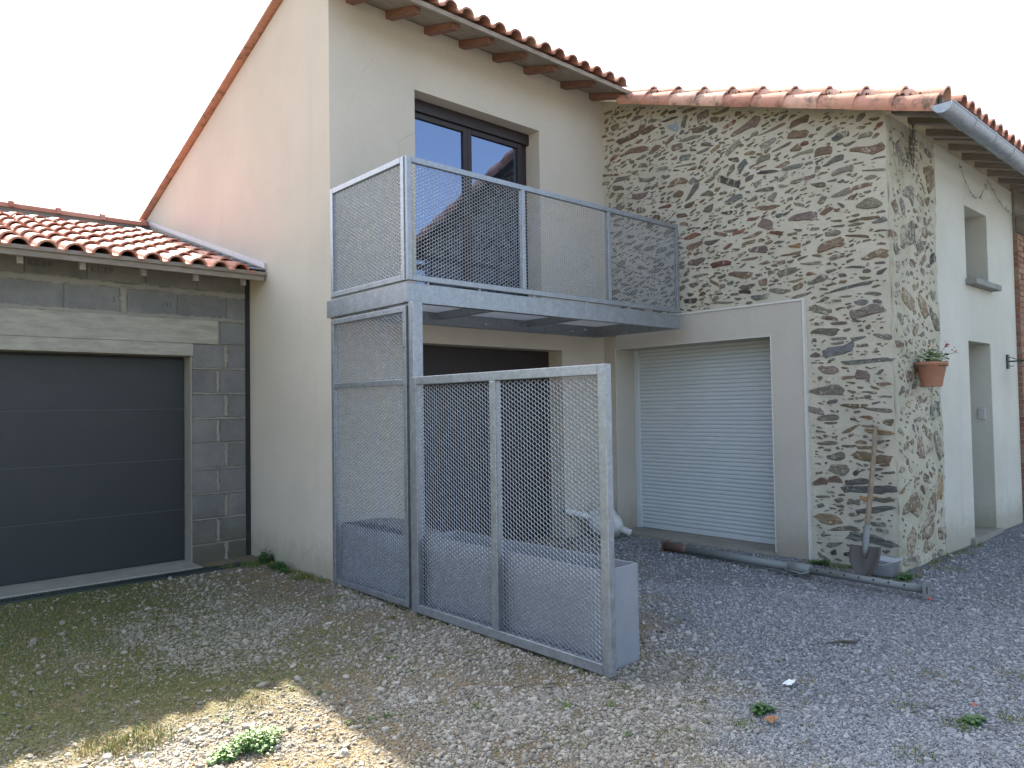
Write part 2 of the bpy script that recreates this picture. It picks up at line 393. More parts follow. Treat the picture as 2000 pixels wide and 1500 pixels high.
# ================================================================ TALL RENDERED HOUSE
GXP = 3.10           # plane of its gable wall (facing -X)
FY = 5.69            # plane of its front wall (facing -Y)
house = thing('rendered_house', 'tall cream rendered house with a gable wall, a balcony and a red tiled roof', 'house', (3.1, 5.69, 0))
RY = 6.30
roofA = lambda y: 5.455-.58*(RY-y) if y < RY else 5.455-.30*(y-RY)
def slope_topf(a, b):
    return roofA
# gable wall with a front and a back slope
m_ = MB(); ys = [FY, RY, 11.0]
pr = [(y, roofA(y)-.03) for y in ys]
vs = []
for x in (GXP, GXP+.28):
    vs += [(x, FY, -.1), (x, 11.0, -.1)] + [(x, y, z) for y, z in reversed(pr)]
m_.add(vs, [(0,4,3,2,1), (5,6,7,8,9), (0,1,6,5), (1,2,7,6), (2,3,8,7), (3,4,9,8), (4,0,5,9)])
m_.build('gable_wall', M_CREAM, house)
WIN = (3.99, 5.63, 2.34, 4.45); LOW = (3.99, 5.93, -.1, 2.06)
fwall = plate_with_holes(FY+.002, GXP+.001, 6.74, -.1, 5.088, .30, [WIN, LOW]); fwall.build('front_wall', M_CREAM, house)
MB().box(GXP+.28, 6.9, 10.7, 11.0, -.1, 4.0).build('rear_wall', M_CREAM, house)
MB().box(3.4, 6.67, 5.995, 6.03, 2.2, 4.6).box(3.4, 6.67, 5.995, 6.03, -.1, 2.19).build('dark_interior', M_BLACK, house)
# french window
WY = 5.90
win = MB().box(3.992, 4.06, WY, WY+.06, 2.36, 4.448).box(5.54, 5.628, WY, WY+.06, 2.36, 4.448).box(4.06, 5.54, WY, WY+.06, 4.36, 4.448).box(4.06, 5.54, WY, WY+.06, 2.36, 2.41).build('window', M_BROWN, house, bevel=.004)
MB().box(3.992, 5.628, WY-.05, WY+.03, 4.33, 4.449).build('shutter_box', M_BROWN, win, bevel=.004)
for a, b in ((4.06, 4.775), (4.777, 5.54)):
    s = MB(); t = .055; y0, y1 = WY-.022, WY+.04
    s.box(a, a+t, y0, y1, 2.41, 4.33).box(b-t, b, y0, y1, 2.41, 4.33).box(a+t, b-t, y0, y1, 4.275, 4.33).box(a+t, b-t, y0, y1, 2.41, 2.49)
    s.build('sash', M_BROWN, win, bevel=.004)
    MB().box(a+t, b-t, WY, WY+.01, 2.49, 4.275).build('glass_pane', M_GLASS, win)
s = MB().obox((5.505, WY-.04, 3.3), (.012,0,0), (0,.012,0), (0,0,.07)); s.build('handle', M_GALV, win)
# brown sectional door below the balcony
for k in range(4):
    z0 = .02+k*.51
    d = MB().box(3.992, 5.928, 5.90, 5.94, z0, min(z0+.5095, 2.058)).build('door_panel', M_BROWN, house, bevel=.001)
# rafters, board and tiles of the eave over the balcony
for x in (3.27, 3.68, 4.11, 4.53, 4.97, 5.41, 5.98, 6.46):
    s = MB(); h = .075; y0, y1 = 5.245, FY+.02; zf = lambda y: 5.018-.30*(FY-y)
    s.add([(x,y0,zf(y0)+.015),(x+.075,y0,zf(y0)+.015),(x+.075,y1,zf(y1)),(x,y1,zf(y1)),(x,y0,zf(y0)+h),(x+.075,y0,zf(y0)+h),(x+.075,y1,zf(y1)+h),(x,y1,zf(y1)+h)],
          [(0,3,2,1),(4,5,6,7),(0,1,5,4),(1,2,6,5),(2,3,7,6),(3,0,4,7)])
    s.build('rafter', M_RAFT, house, bevel=.004)
def slab(x0, x1, y0, z0, y1, z1, t):
    return [(x0,y0,z0),(x1,y0,z0),(x1,y1,z1),(x0,y1,z1),(x0,y0,z0+t),(x1,y0,z0+t),(x1,y1,z1+t),(x0,y1,z1+t)], [(0,3,2,1),(4,5,6,7),(0,1,5,4),(1,2,6,5),(2,3,7,6),(3,0,4,7)]
MB().add(*slab(3.03, 6.62, 5.17, 4.938, 5.76, 5.115, .02)).build('soffit_board', M_SOFF, house)
MB().box(3.03, 6.62, 5.145, 5.168, 4.922, 4.966).build('eave_board', M_SOFF, house, bevel=.003)
MB().add(*slab(3.05, 6.9, 5.30, 5.03, RY, 5.47, .02)).build('roof_slab', M_TILE_OLD, house)
MB().add(*slab(3.03, 6.9, RY, 5.455, 11.05, 4.03, .03)).build('roof_slab', M_TILE_OLD, house)

def tile_mesh(name, mat, pitch=.2, length=.46, r=.062, taper=.010, th=.018, n=7):
    """omega tile: hump centred on x=0, pan to the right; runs along +y, z up; y=0 is the lower visible end"""
    def prof(s):
        pts = []
        for k in range(n+1):
            t = math.pi*(1-k/n); pts.append(((r+s)*math.cos(t), (r+s)*math.sin(t)*.92))
        pan = pitch-2*r
        for k in range(1, 4):
            u = k/3; pts.append((r+s*(1-u)+pan*u*.94, -.012*math.sin(math.pi*u)+(s if u > 0 else 0)*.9))
        return pts
    m = MB(); A = prof(0); B = prof(th); q = len(A); vs = []
    for y, tp in ((0, 1.0), (length, 1-taper/r)):
        vs += [(x*tp, y, z*tp) for x, z in A] + [(x*tp, y, z*tp) for x, z in B]
    fs = []
    for k in range(q-1):
        fs += [(k, 2*q+k, 2*q+k+1, k+1), (q+k, q+k+1, 3*q+k+1, 3*q+k), (k, k+1, q+k+1, q+k), (2*q+k, 3*q+k, 3*q+k+1, 2*q+k+1)]
    fs += [(0, q, 3*q, 2*q), (q-1, 3*q-1, 4*q-1, 2*q-1)]
    m.add(vs, fs); me = m.mesh(name); me.materials.append(mat)
    me.polygons.foreach_set('use_smooth', [True]*len(me.polygons))
    try: me.set_sharp_from_angle(angle=math.radians(40))
    except Exception: pass
    return me
T_NEW = tile_mesh('roof_tile', M_TILE); T_OLD = tile_mesh('roof_tile', M_TILE_OLD)
def tile_field(me, parent, xs, y0, z0, slope, rows, pitch_y, name='roof_tile', jit=.004):
    ang = math.atan(slope)
    for r in range(rows):
        for x in xs:
            inst(name, me, parent, (x+random.uniform(-jit, jit), y0+r*pitch_y+random.uniform(-jit, jit)*2, z0+r*pitch_y*slope+.012),
                 (ang-.052+random.uniform(-.008, .008), random.uniform(-.02, .02), random.uniform(-.008, .008)))
tile_field(T_OLD, house, [3.18+.197*k for k in range(17)], 5.10, 4.962, .37, 3, .40)
# verge tiles down the back slope of the gable
HB = MB(); n = 8
def barrel(len_, r0, r1, th=.014, n=8, a0=0, a1=math.pi):
    m = MB(); vs = []
    for y, r in ((0, r0), (len_, r1)):
        for rr in (r, r+th):
            vs += [(-rr*math.cos(a0+(a1-a0)*k/n), y, rr*math.sin(a0+(a1-a0)*k/n)) for k in range(n+1)]
    q = n+1; fs = []
    for k in range(n):
        fs += [(k, k+1, 2*q+k+1, 2*q+k), (q+k, 3*q+k, 3*q+k+1, q+k+1), (k, q+k, q+k+1, k+1), (2*q+k, 2*q+k+1, 3*q+k+1, 3*q+k)]
    fs += [(0, 2*q, 3*q, q), (n, q+n, 3*q+n, 2*q+n)]
    m.add(vs, fs); return m
def bmesh_of(m, name, mat):
    me = m.mesh(name, smooth=True); me.materials.append(mat)
    try: me.set_sharp_from_angle(angle=math.radians(40))
    except Exception: pass
    return me
V_NEW = bmesh_of(barrel(.44, .058, .042), 'verge_tile', M_TILE)
for k in range(12):
    y = 6.34+k*.40
    inst('verge_tile', V_NEW, house, (3.10, y+.44, roofA(y+.44)+.012), (math.atan(.30)+.03, 0, math.pi))
for k in range(4):
    y = 5.12+k*.30
    inst('verge_tile', V_NEW, house, (3.10, y, 5.0+.37*(y-5.12)), (math.atan(.37)-.03, 0, 0))

# ================================================================ STONE HOUSE
SX = 6.68; SY = 2.475
sh = thing('stone_house', 'rubble stone house with lime mortar, tiled roof, zinc gutter and a white rendered front', 'house', (6.68, 2.475, 0))
topS = lambda y: 3.975+.335*(y-SY)
def ndisp(u, v):
    return .0045*math.sin(u*9.1+math.sin(v*7.3)*1.7)+.004*math.sin(v*13.7+math.sin(u*11.0)*1.5)+.003*math.sin(u*31+v*23)
SHUT = (3.60, 5.52, -.1, 2.085)
SUR = (3.27, 5.68, -.1, 2.395)
# mortar gable built behind the smooth surround
m_ = MB()
def gable_patch(m, y0, y1, z0, z1f):
    nyy = max(1, int((y1-y0)/.04)); base = len(m.v)
    for i in range(nyy+1):
        y = y0+(y1-y0)*i/nyy; zt = z1f(y); nz = max(1, int((z1f(y1)-z0)/.04)) if callable(z1f) else 1
        for j in range(nz+1):
            z = z0+(zt-z0)*j/nz; e = 0 if (i in (0, nyy) and y0 > SY+.01) else 1
            m.v.append((SX+ndisp(y, z)*e, y, z))
    for i in range(nyy):
        for j in range(nz):
            a = base+i*(nz+1)+j; m.f.append((a, a+1, a+nz+2, a+nz+1))
gable_patch(m_, SY+.02, SUR[0]+.03, -.1, topS)
gable_patch(m_, SUR[0]+.03, 5.73, 2.37, topS)
# rounded arris and the body behind
for i in range(60):
    pass
m_.box(SX+.03, SX+.33, SY+.03, 3.5, -.1, 3.9)
stone_gable = m_.build('gable_wall', M_MORTAR, sh, smooth=True)
s = MB().box(SX+.345, SX+.42, 3.4, 5.9, -.1, 3.9); s.build('inner_wall', M_BLACK, sh)

def stone_poly(L, T, depth, seed, shape=None):
    """irregular lens / lozenge slab lying in the (u, v) plane, proud along +w; returns verts (u,v,w) and faces"""
    R = random.Random(seed); n = 7 if L < .06 else 9 if L < .12 else (12 if L < .2 else 16)
    kind = R.choice(['lens', 'lens', 'block', 'wedge', 'wedge', 'block', 'rag'])
    P = []; off = R.random()*6; pe = R.uniform(.9, 1.5)
    for k in range(n):
        t = 2*math.pi*(k+R.uniform(-.38, .38))/n; c, s_ = math.cos(t), math.sin(t)
        e = {'lens': pe, 'wedge': .8, 'block': .5, 'rag': .8}[kind]
        u = math.copysign(abs(c)**(e*.7), c); v = math.copysign(abs(s_)**e, s_)
        if kind == 'wedge': v *= .4+.7*(u+1)/2
        if kind == 'rag': v *= R.uniform(.45, 1.15); u *= R.uniform(.75, 1.1)
        jr = R.uniform(.86, 1.1)
        P.append((u*L/2*jr, v*T/2*R.uniform(.72, 1.14)+.13*T*math.sin(u*2.5+off)))
    sk = R.uniform(-.35, .35)*T
    P = [(u+sk*v/T*2, v) for u, v in P]; g_ = .78 if T > .06 else .7
    vs = [(u*1.04, v*1.05, -.012) for u, v in P]
    vs += [(u*.99, v*.98, depth*R.uniform(.15, .9)) for u, v in P]
    vs += [(u*(g_+.1)*R.uniform(.93, 1.05), v*g_*R.uniform(.85, 1.1), depth*R.uniform(.6, 1.3)) for u, v in P]
    vs += [(R.uniform(-.15,.15)*L, R.uniform(-.1,.1)*T, depth*R.uniform(.6, 1.35))]
    f = []
    for k in range(n):
        a, b = k, (k+1) % n
        f += [(a, b, n+b, n+a), (n+a, n+b, 2*n+b, 2*n+a), (2*n+a, 2*n+b, 3*n)]
    return vs, f
STONES = "526,469,507,470,52,p;502,460,489,460,51,g;507,464,503,462,42,g;485,456,460,454,28,d;477,448,461,443,105,b;475,462,463,462,36,d;454,440,452,453,76,n;457,458,437,456,51,o;439,445,423,448,90,p;421,444,399,444,38,o;422,440,406,435,54,w;407,427,392,429,48,r;548,452,490,451,101,w;555,468,543,470,71,n;541,433,504,433,83,w;520,423,505,424,46,p;471,421,457,423,69,p;462,428,433,426,38,g;435,416,422,414,61,g;518,414,503,413,63,g;554,404,528,407,62,g;518,398,491,395,52,g;477,383,452,384,97,w;454,362,437,376,89,g;435,364,421,362,73,n;413,372,388,365,113,d;392,378,382,386,87,s;405,377,395,384,74,n;403,392,390,390,55,p;407,349,387,352,62,s;554,398,537,394,57,g;527,381,504,380,72,p;550,373,537,376,91,g;521,365,507,362,64,n;490,362,474,360,51,r;486,395,473,393,50,g;434,345,421,349,79,n;577,417,552,411,36,w;439,409,424,409,30,g;425,426,414,427,52,g;515,456,504,459,55,w;571,462,562,462,34,w;563,456,549,454,28,w;487,449,479,447,25,d;489,437,474,438,20,g;462,417,451,415,25,g;468,401,442,399,25,g;452,393,440,395,40,o;489,414,479,415,41,g;472,410,464,412,44,p;579,407,568,405,49,n;552,441,542,442,45,g;398,418,366,422,117,p;368,408,339,411,40,w;336,407,317,411,72,w;339,396,318,398,100,w;326,386,318,388,59,r;336,383,326,386,88,w;336,377,314,379,46,n;355,388,335,391,36,g;303,389,289,391,49,n;297,384,280,385,69,s;282,368,251,365,103,w;305,362,285,365,74,g;264,392,253,390,31,w;259,383,251,385,44,r;353,372,337,373,46,w;372,371,349,368,34,d;346,368,324,367,41,s;324,354,312,354,44,p;337,352,325,355,51,n;317,347,303,343,52,n;297,352,278,354,51,g;297,330,280,335,82,g;280,335,261,334,52,w;277,319,254,316,101,n;374,353,353,352,46,g;374,337,348,333,45,w;383,345,371,347,49,g;311,328,303,333,54,n;271,349,251,344,27,n;261,356,249,356,21,g;293,325,287,319,38,w;275,387,266,387,32,r;268,389,261,388,20,w;310,395,305,399,37,g;377,410,369,410,47,g;297,319,291,318,31,w;386,393,373,393,48,o;350,353,339,351,33,n;302,346,293,346,25,s;278,356,269,356,17,g;465,346,454,347,52,w;449,338,438,340,30,r;412,339,399,338,44,d;372,320,355,317,104,p;340,317,313,320,105,p;383,327,371,327,35,r;410,320,394,319,43,p;400,315,385,318,37,r;421,322,406,315,46,w;458,322,436,322,58,r;390,309,367,311,39,w;389,304,375,304,39,o;383,298,362,293,82,p;411,303,399,305,41,r;453,293,432,296,68,p;426,288,402,287,56,r;391,287,372,288,31,w;371,281,360,281,34,w;350,285,328,286,30,o;337,282,328,283,38,g;332,279,322,281,26,g;343,279,336,278,43,y;341,294,328,291,50,y;328,292,319,294,37,y;356,299,345,299,30,y;318,281,307,278,25,o;407,275,379,272,85,w;459,283,451,284,56,p;449,279,428,279,37,n;453,271,440,270,61,p;372,263,363,262,60,w;394,260,376,261,51,g;394,256,381,255,38,d;381,249,362,247,68,s;362,253,339,251,55,n;460,254,444,254,49,d;435,249,428,248,28,d;426,248,400,247,28,n;323,255,304,259,73,g;342,259,327,260,30,o;329,274,309,273,39,n;404,255,394,254,27,d;340,243,319,247,30,p;463,337,452,337,59,w;335,308,327,306,28,w;342,304,331,304,26,n;325,263,314,264,44,r;312,238,303,240,29,n;313,286,288,289,92,w;271,272,249,272,99,o;288,265,271,263,27,s;261,301,247,301,53,s;273,306,256,304,33,o;284,306,271,305,30,w;285,302,270,302,27,g;299,304,287,303,27,g;300,310,289,307,27,o;288,294,266,289,33,w;261,282,252,280,26,o;273,259,265,259,40,p;261,255,252,259,41,s;262,265,253,264,26,s;308,244,263,249,41,s;272,240,258,237,46,n;281,233,268,231,52,s;284,223,255,225,93,g;265,232,257,231,36,s;324,231,300,228,76,n;319,306,310,304,41,g;258,290,254,286,24,s;284,284,280,284,30,w;301,236,292,236,27,n;316,237,308,237,24,n;295,239,282,239,20,g;259,293,248,292,20,g;260,309,251,308,26,g;305,271,300,270,31,p;299,270,295,269,37,k;323,209,295,209,82,n;312,222,296,220,44,w;311,188,282,194,89,b2;264,202,249,200,61,s;293,180,250,180,39,s;316,176,295,172,81,p;295,165,282,167,40,w;282,170,269,165,78,p;325,156,291,154,105,g;326,137,312,137,74,g;297,141,270,141,47,o;274,139,250,135,46,n;317,130,297,130,65,g;312,125,298,126,28,n;279,131,267,130,39,r;274,118,249,118,50,y2;257,127,251,126,76,o;296,116,279,124,35,o;302,201,289,202,28,g;303,198,291,197,40,g;302,216,287,215,28,g;263,160,249,159,27,w;280,194,270,194,27,s;278,208,273,207,35,g;272,210,267,209,46,w;289,154,281,153,32,n;277,153,264,152,23,g;262,149,249,148,23,g;262,170,258,170,46,p;290,162,281,161,24,n;278,123,266,123,35,p;309,93,292,98,76,n;308,83,289,85,94,n;287,97,253,94,75,o;325,70,309,72,86,w;309,74,296,74,56,w;294,72,272,75,50,s;295,65,249,70,66,s;281,59,265,60,50,y;294,55,280,55,77,n;304,55,295,57,46,n;265,58,243,61,57,n;285,48,251,53,57,s;324,39,296,37,97,o;310,29,282,32,59,n;295,23,249,24,100,s;278,8,248,11,29,d;272,39,259,37,51,s;268,33,257,33,33,s;318,107,299,107,39,g;284,108,274,109,38,o;283,104,267,104,33,o;321,58,308,58,26,d;264,89,254,90,41,o;262,82,251,84,24,s;321,79,313,80,30,n;291,44,281,45,29,n;309,8,303,8,60,d;298,8,286,9,42,d;320,49,313,50,35,p;273,85,260,86,33,s;296,105,283,105,26,g"
class Occ:
    def __init__(s, u0, u1, v0, v1, c=.008):
        s.u0, s.v0, s.c = u0, v0, c; s.g = np.zeros((int((u1-u0)/c)+1, int((v1-v0)/c)+1), bool)
        s.U = s.u0+np.arange(s.g.shape[0])*c; s.V = s.v0+np.arange(s.g.shape[1])*c
    def mask(s, u, v, L, T, a, pad=1.0, m=0.0):
        R_ = L/2*pad+T/2+m; i0 = max(0, int((u-R_-s.u0)/s.c)); i1 = min(s.g.shape[0], int((u+R_-s.u0)/s.c)+2)
        j0 = max(0, int((v-R_-s.v0)/s.c)); j1 = min(s.g.shape[1], int((v+R_-s.v0)/s.c)+2)
        if i1 <= i0 or j1 <= j0: return None
        uu, vv = np.meshgrid(s.U[i0:i1]-u, s.V[j0:j1]-v, indexing='ij'); ca, sa = math.cos(a), math.sin(a)
        p = uu*ca+vv*sa; q = -uu*sa+vv*ca
        return (slice(i0, i1), slice(j0, j1)), (np.abs(p/(L/2*pad+m))**2.2+np.abs(q/(T/2*pad+m))**2.2) < 1
    def free(s, *a, **k):
        r = s.mask(*a, **k); return r is not None and not (s.g[r[0]] & r[1]).any()
    def put(s, *a, **k):
        r = s.mask(*a, **k)
        if r is not None: s.g[r[0]] |= r[1]
keys = ['g','g','w','w','n','n','p','o','s','d','g','n','w','o','g','w','n','r']
def place_stones(items, tr, parent, limit, seed0):
    """items: (u, v, L, T, ang, key); tr maps (u,v,w) to world; the biggest become objects, the rest one joined part"""
    items = sorted(items, key=lambda q: -q[2]*q[3]); rest = {}
    for i, (u, v, L, T, a, key) in enumerate(items):
        dep = min(.019, .007+.045*T)*random.uniform(.6, 1.2); vs, f = stone_poly(L, T, dep, seed0+i); ca, sa = math.cos(a), math.sin(a)
        W = [tr(u+x*ca-y*sa, v+x*sa+y*ca, w_) for x, y, w_ in vs]
        if i < limit:
            org = tr(u, v, 0); MB().add(W, f).build('stone', SM[key], parent, origin=org)
        else:
            rest.setdefault(key if key in 'gnow' else 'g', MB()).add(W, f)
    return rest
occ = Occ(2.3, 5.8, -.1, 5.1); items = []
occ.put((SUR[0]+SUR[1])/2, 0, 1, 1, 0)
i0 = int((SUR[0]-.03-occ.u0)/occ.c); j1 = int((2.43-occ.v0)/occ.c); occ.g[i0:, :j1] = True
for i, u in enumerate(occ.U):
    occ.g[i, occ.V > topS(u)-.04] = True
occ.g[occ.U < SY+.05, :] = True; occ.g[occ.U > 5.66, :] = True
for e in STONES.split(';'):
    a, b, c, d, t, k = e.split(','); a, b, c, d = int(a)/100, int(b)/100, int(c)/100, int(d)/100; T = int(t)/1000
    L = math.hypot(c-a, d-b); u, v = (a+c)/2, (b+d)/2; an = math.atan2(d-b, c-a)
    if L < T: L = T*1.15
    u = min(max(u, SY+.03+abs(math.cos(an))*L/2), 5.69-abs(math.cos(an))*L/2*.95)
    items.append((u, v, L*1.02, T*1.06, an, k)); occ.put(u, v, L, T, an, m=.010)
def fill(occ, items, n, L0, L1, a0, a1, gap, angf, u0, u1, v0, v1, tries=14):
    c = 0
    for _ in range(n*tries):
        if c >= n: break
        L = random.uniform(L0, L1)*random.uniform(.8, 1); T = L/random.uniform(a0, a1); u = random.uniform(u0, u1); v = random.uniform(v0, v1)
        a = angf(u, v)
        if occ.free(u, v, L, T, a, m=gap):
            occ.put(u, v, L, T, a); items.append((u, v, L, T, a, random.choice(keys))); c += 1
angG = lambda u, v: -math.radians((9 if v > 3.2 else 3 if v > 2 else -2)+random.gauss(0, 11))
fill(occ, items, 70, .13, .23, 1.9, 3.4, .011, angG, 2.5, 5.66, 0, 4.9)
fill(occ, items, 330, .06, .13, 1.4, 3.6, .007, angG, 2.5, 5.66, 0, 4.9)
fill(occ, items, 520, .03, .08, 1.3, 4.2, .006, angG, 2.5, 5.66, 0, 4.9)
fill(occ, items, 420, .015, .04, 1.1, 3.2, .005, angG, 2.5, 5.66, 0, 4.9)
rest = place_stones(items, lambda u, v, w_: (SX-w_+ndisp(u, v)*.8, u, v), stone_gable, 297, 1000)
for k, mb in rest.items():
    o = mb.build('small_stones', SM[k], stone_gable); o['kind'] = 'stuff'

# stone return facing the yard, then the white rendered front
CX1 = 7.765
m_ = MB(); nxx, nzz = 28, 98; base = 0
for i in range(nxx+1):
    for j in range(nzz+1):
        x = SX+.02+(CX1-SX-.02)*i/nxx; z = -.1+4.02*j/nzz
        m_.v.append((x, SY+ndisp(x+3, z)*1.2, z))
for i in range(nxx):
    for j in range(nzz):
        a = i*(nzz+1)+j; m_.f.append((a, a+nzz+1, a+nzz+2, a+1))
# the arris between gable and return
b = len(m_.v)
for j in range(nzz+1):
    z = -.1+4.02*j/nzz; m_.v += [(SX+ndisp(SY+.02, z), SY+.02, z), (SX+.004+ndisp(2, z)*.6, SY+.004+ndisp(1, z)*.6, z), (SX+.02, SY+ndisp(SX+3.02, z)*1.2, z)]
for j in range(nzz):
    for k in range(2):
        a = b+j*3+k; m_.f.append((a, a+1, a+4, a+3))
ret = m_.build('corner_return', M_MORTAR_Y, sh, smooth=True)
occ2 = Occ(6.7, 7.8, -.05, 4.0); it2 = []
occ2.g[occ2.U > CX1-.01, :] = True; occ2.g[:, occ2.V > 3.88] = True
for u, v, L, T, k in ((6.95,.52,.42,.24,'o'),(7.35,.36,.30,.42,'w'),(7.62,.62,.22,.26,'y2'),(6.90,.22,.22,.26,'o'),(7.58,1.35,.24,.17,'s'),(7.05,2.92,.34,.25,'n'),(7.62,3.55,.26,.26,'o'),
                      (7.20,1.0,.22,.26,'w'),(6.88,3.6,.2,.3,'g'),(7.1,3.3,.24,.2,'g'),(7.66,2.2,.18,.2,'n'),(7.0,2.35,.26,.22,'o'),(7.35,2.3,.2,.18,'y2'),(7.62,1.02,.14,.3,'n'),(7.3,.12,.34,.1,'o'),(6.9,.06,.34,.1,'g'),(7.65,.2,.2,.12,'o')):
    it2.append((u, v, L, T, 0, k)); occ2.put(u, v, L, T, 0, m=.015)
angR = lambda u, v: random.gauss(0, .35)
fill(occ2, it2, 40, .12, .2, 1.1, 2.0, .02, angR, 6.72, 7.75, 0, 3.85)
fill(occ2, it2, 90, .07, .12, 1.1, 2.2, .016, angR, 6.72, 7.75, 0, 3.85)
fill(occ2, it2, 190, .03, .065, 1.1, 2.4, .012, angR, 6.72, 7.75, 0, 3.85)
rest = place_stones(it2, lambda u, v, w_: (u, SY-w_*.8+ndisp(u+3, v)*1.1, v), ret, 150, 5000)
for k, mb in rest.items():
    o = mb.build('small_stones', SM[k], ret); o['kind'] = 'stuff'
DOOR = (8.59, 9.325, -.1, 2.05); WN = (8.60, 9.34, 2.69, 3.46)
fr = plate_with_holes(SY-.008, CX1, 10.352, -.1, 3.92, .62, [DOOR, WN]); fr.build('front_wall', M_WHITE, sh, bevel=.006)
# ragged edge of render over the stones
m_ = MB(); R = random.Random(3); zs = np.arange(-.05, 3.9, .05); pts = [(CX1-.01-.035*R.random()-.02*math.sin(z*5), z) for z in zs]
b = []
for i in range(len(pts)):
    m_.v += [(pts[i][0], SY+.012, pts[i][1]), (pts[i][0]+.012, SY-.0085, pts[i][1]), (CX1+.001, SY-.0085, pts[i][1])]
for i in range(len(pts)-1):
    for k in range(2): m_.f.append((i*3+k, i*3+k+1, i*3+k+4, i*3+k+3))
m_.build('render_edge', M_WHITE, sh)
MB().box(8.56, 9.43, SY-.11, SY+.20, 2.628, 2.69).build('window_sill', M_SILL, sh, bevel=.008)
MB().box(8.601, 9.339, SY+.28, SY+.34, 2.691, 3.459).build('window_board', M_SILL, sh)
MB().box(8.591, 9.324, SY+.50, SY+.56, .05, 2.049).build('door_leaf', M_SILL, sh)
MB().box(8.45, 9.40, SY-.05, SY+.56, -.05, .045).build('door_threshold', M_THRESH, sh, bevel=.006)
pl = MB().box(9.306, 9.324, SY+.06, SY+.13, 1.23, 1.35).build('call_plate', M_ALU, sh, bevel=.003)
# smooth rendered surround with trim, reveals and roller shutter
sur = plate_with_holes(SX-.035, SUR[0], SUR[1], -.1, SUR[3], .36, [SHUT], axis='X')
sur.build('shutter_surround', M_SURR, sh)
MB().box(SX-.045, SX+.03, SUR[0]-.018, SUR[0]-.001, -.02, SUR[3]+.018).box(SX-.045, SX+.03, SUR[0]-.001, SUR[1]-.01, SUR[3]+.001, SUR[3]+.018).build('trim', M_TRIM, sh)
MB().box(SX-.041, SX-.033, SHUT[0]-.007, SHUT[0]-.0005, .02, SHUT[3]).box(SX-.041, SX-.033, SHUT[1]+.0005, SHUT[1]+.007, .02, SHUT[3]).box(SX-.041, SX-.033, SHUT[0]-.007, SHUT[1]+.007, SHUT[3]+.0005, SHUT[3]+.007).build('trim', M_TRIM, sh)
MB().box(SX-.10, SX+.36, SHUT[0]-.02, SHUT[1]+.02, -.1, .012).build('door_threshold', M_THRESH, sh, bevel=.006)
# shutter: one curtain of thin slats (each under 10 pixels high)
m_ = MB(); z = .075; y0, y1 = SHUT[0]+.012, SHUT[1]-.05; XS = 7.0; k = 0
while z < SHUT[3]-.002:
    h = .044; z1 = min(z+h, SHUT[3]-.001)
    prof = [(0.004, z), (-.004, z+.006), (-.0065, z+.016), (-.0068, z+.028), (-.004, z+.038), (.004, z1-.001)]
    vs = [(XS+dx, y, zz) for y in (y0, y1) for dx, zz in prof]
    m_.add(vs, [(i, 6+i, 7+i, i+1) for i in range(5)]); z += h; k += 1
shut = m_.build('roller_shutter', M_SHUT, sh, smooth=False)
MB().box(XS-.014, XS+.01, y0, y1, .016, .073).build('bottom_bar', M_SHUT, shut, bevel=.004)
for a, b in ((SHUT[1]-.062, SHUT[1]-.001), (SHUT[0]+.001, SHUT[0]+.02)):
    MB().box(XS-.03, XS+.02, a, b, .012, SHUT[3]-.001).build('guide_rail', M_SHUT, shut, bevel=.003)
MB().box(XS+.004, XS+.03, SHUT[0], SHUT[1], .01, SHUT[3]).build('shutter_back', M_BLACK, shut)
# roof of the stone house
zr = lambda y: 3.80+.335*(y-2.0)        # underside of the boards
MB().add(*slab(6.655, 12.5, 2.05, zr(2.05)+.06, 6.6, zr(6.6)+.06, .03)).build('roof_board', M_SOFFY, sh)
for x in (6.80, 7.20, 7.62, 7.84, 8.25, 8.68, 9.09, 9.50, 9.94, 10.38, 10.82, 11.25, 11.7, 12.1):
    s = MB(); y0, y1 = 2.10+random.uniform(-.02, .02), SY+.02; wd = random.uniform(.065,.095); h = .072; dz = random.uniform(-.02, .006); x += random.uniform(-.02,.02)
    s.add([(x,y0,zr(y0)+dz+.01),(x+wd,y0,zr(y0)+dz+.01),(x+wd,y1,zr(y1)+dz),(x,y1,zr(y1)+dz),(x,y0,zr(y0)+h),(x+wd,y0,zr(y0)+h),(x+wd,y1,zr(y1)+h),(x,y1,zr(y1)+h)],
          [(0,3,2,1),(4,5,6,7),(0,1,5,4),(1,2,6,5),(2,3,7,6),(3,0,4,7)])
    s.build('rafter', M_RAFTG, sh, bevel=.006)
MB().box(6.60, 12.5, 2.026, 2.049, zr(2.05)+.01, zr(2.05)+.09).build('eave_board', M_SOFFY, sh)
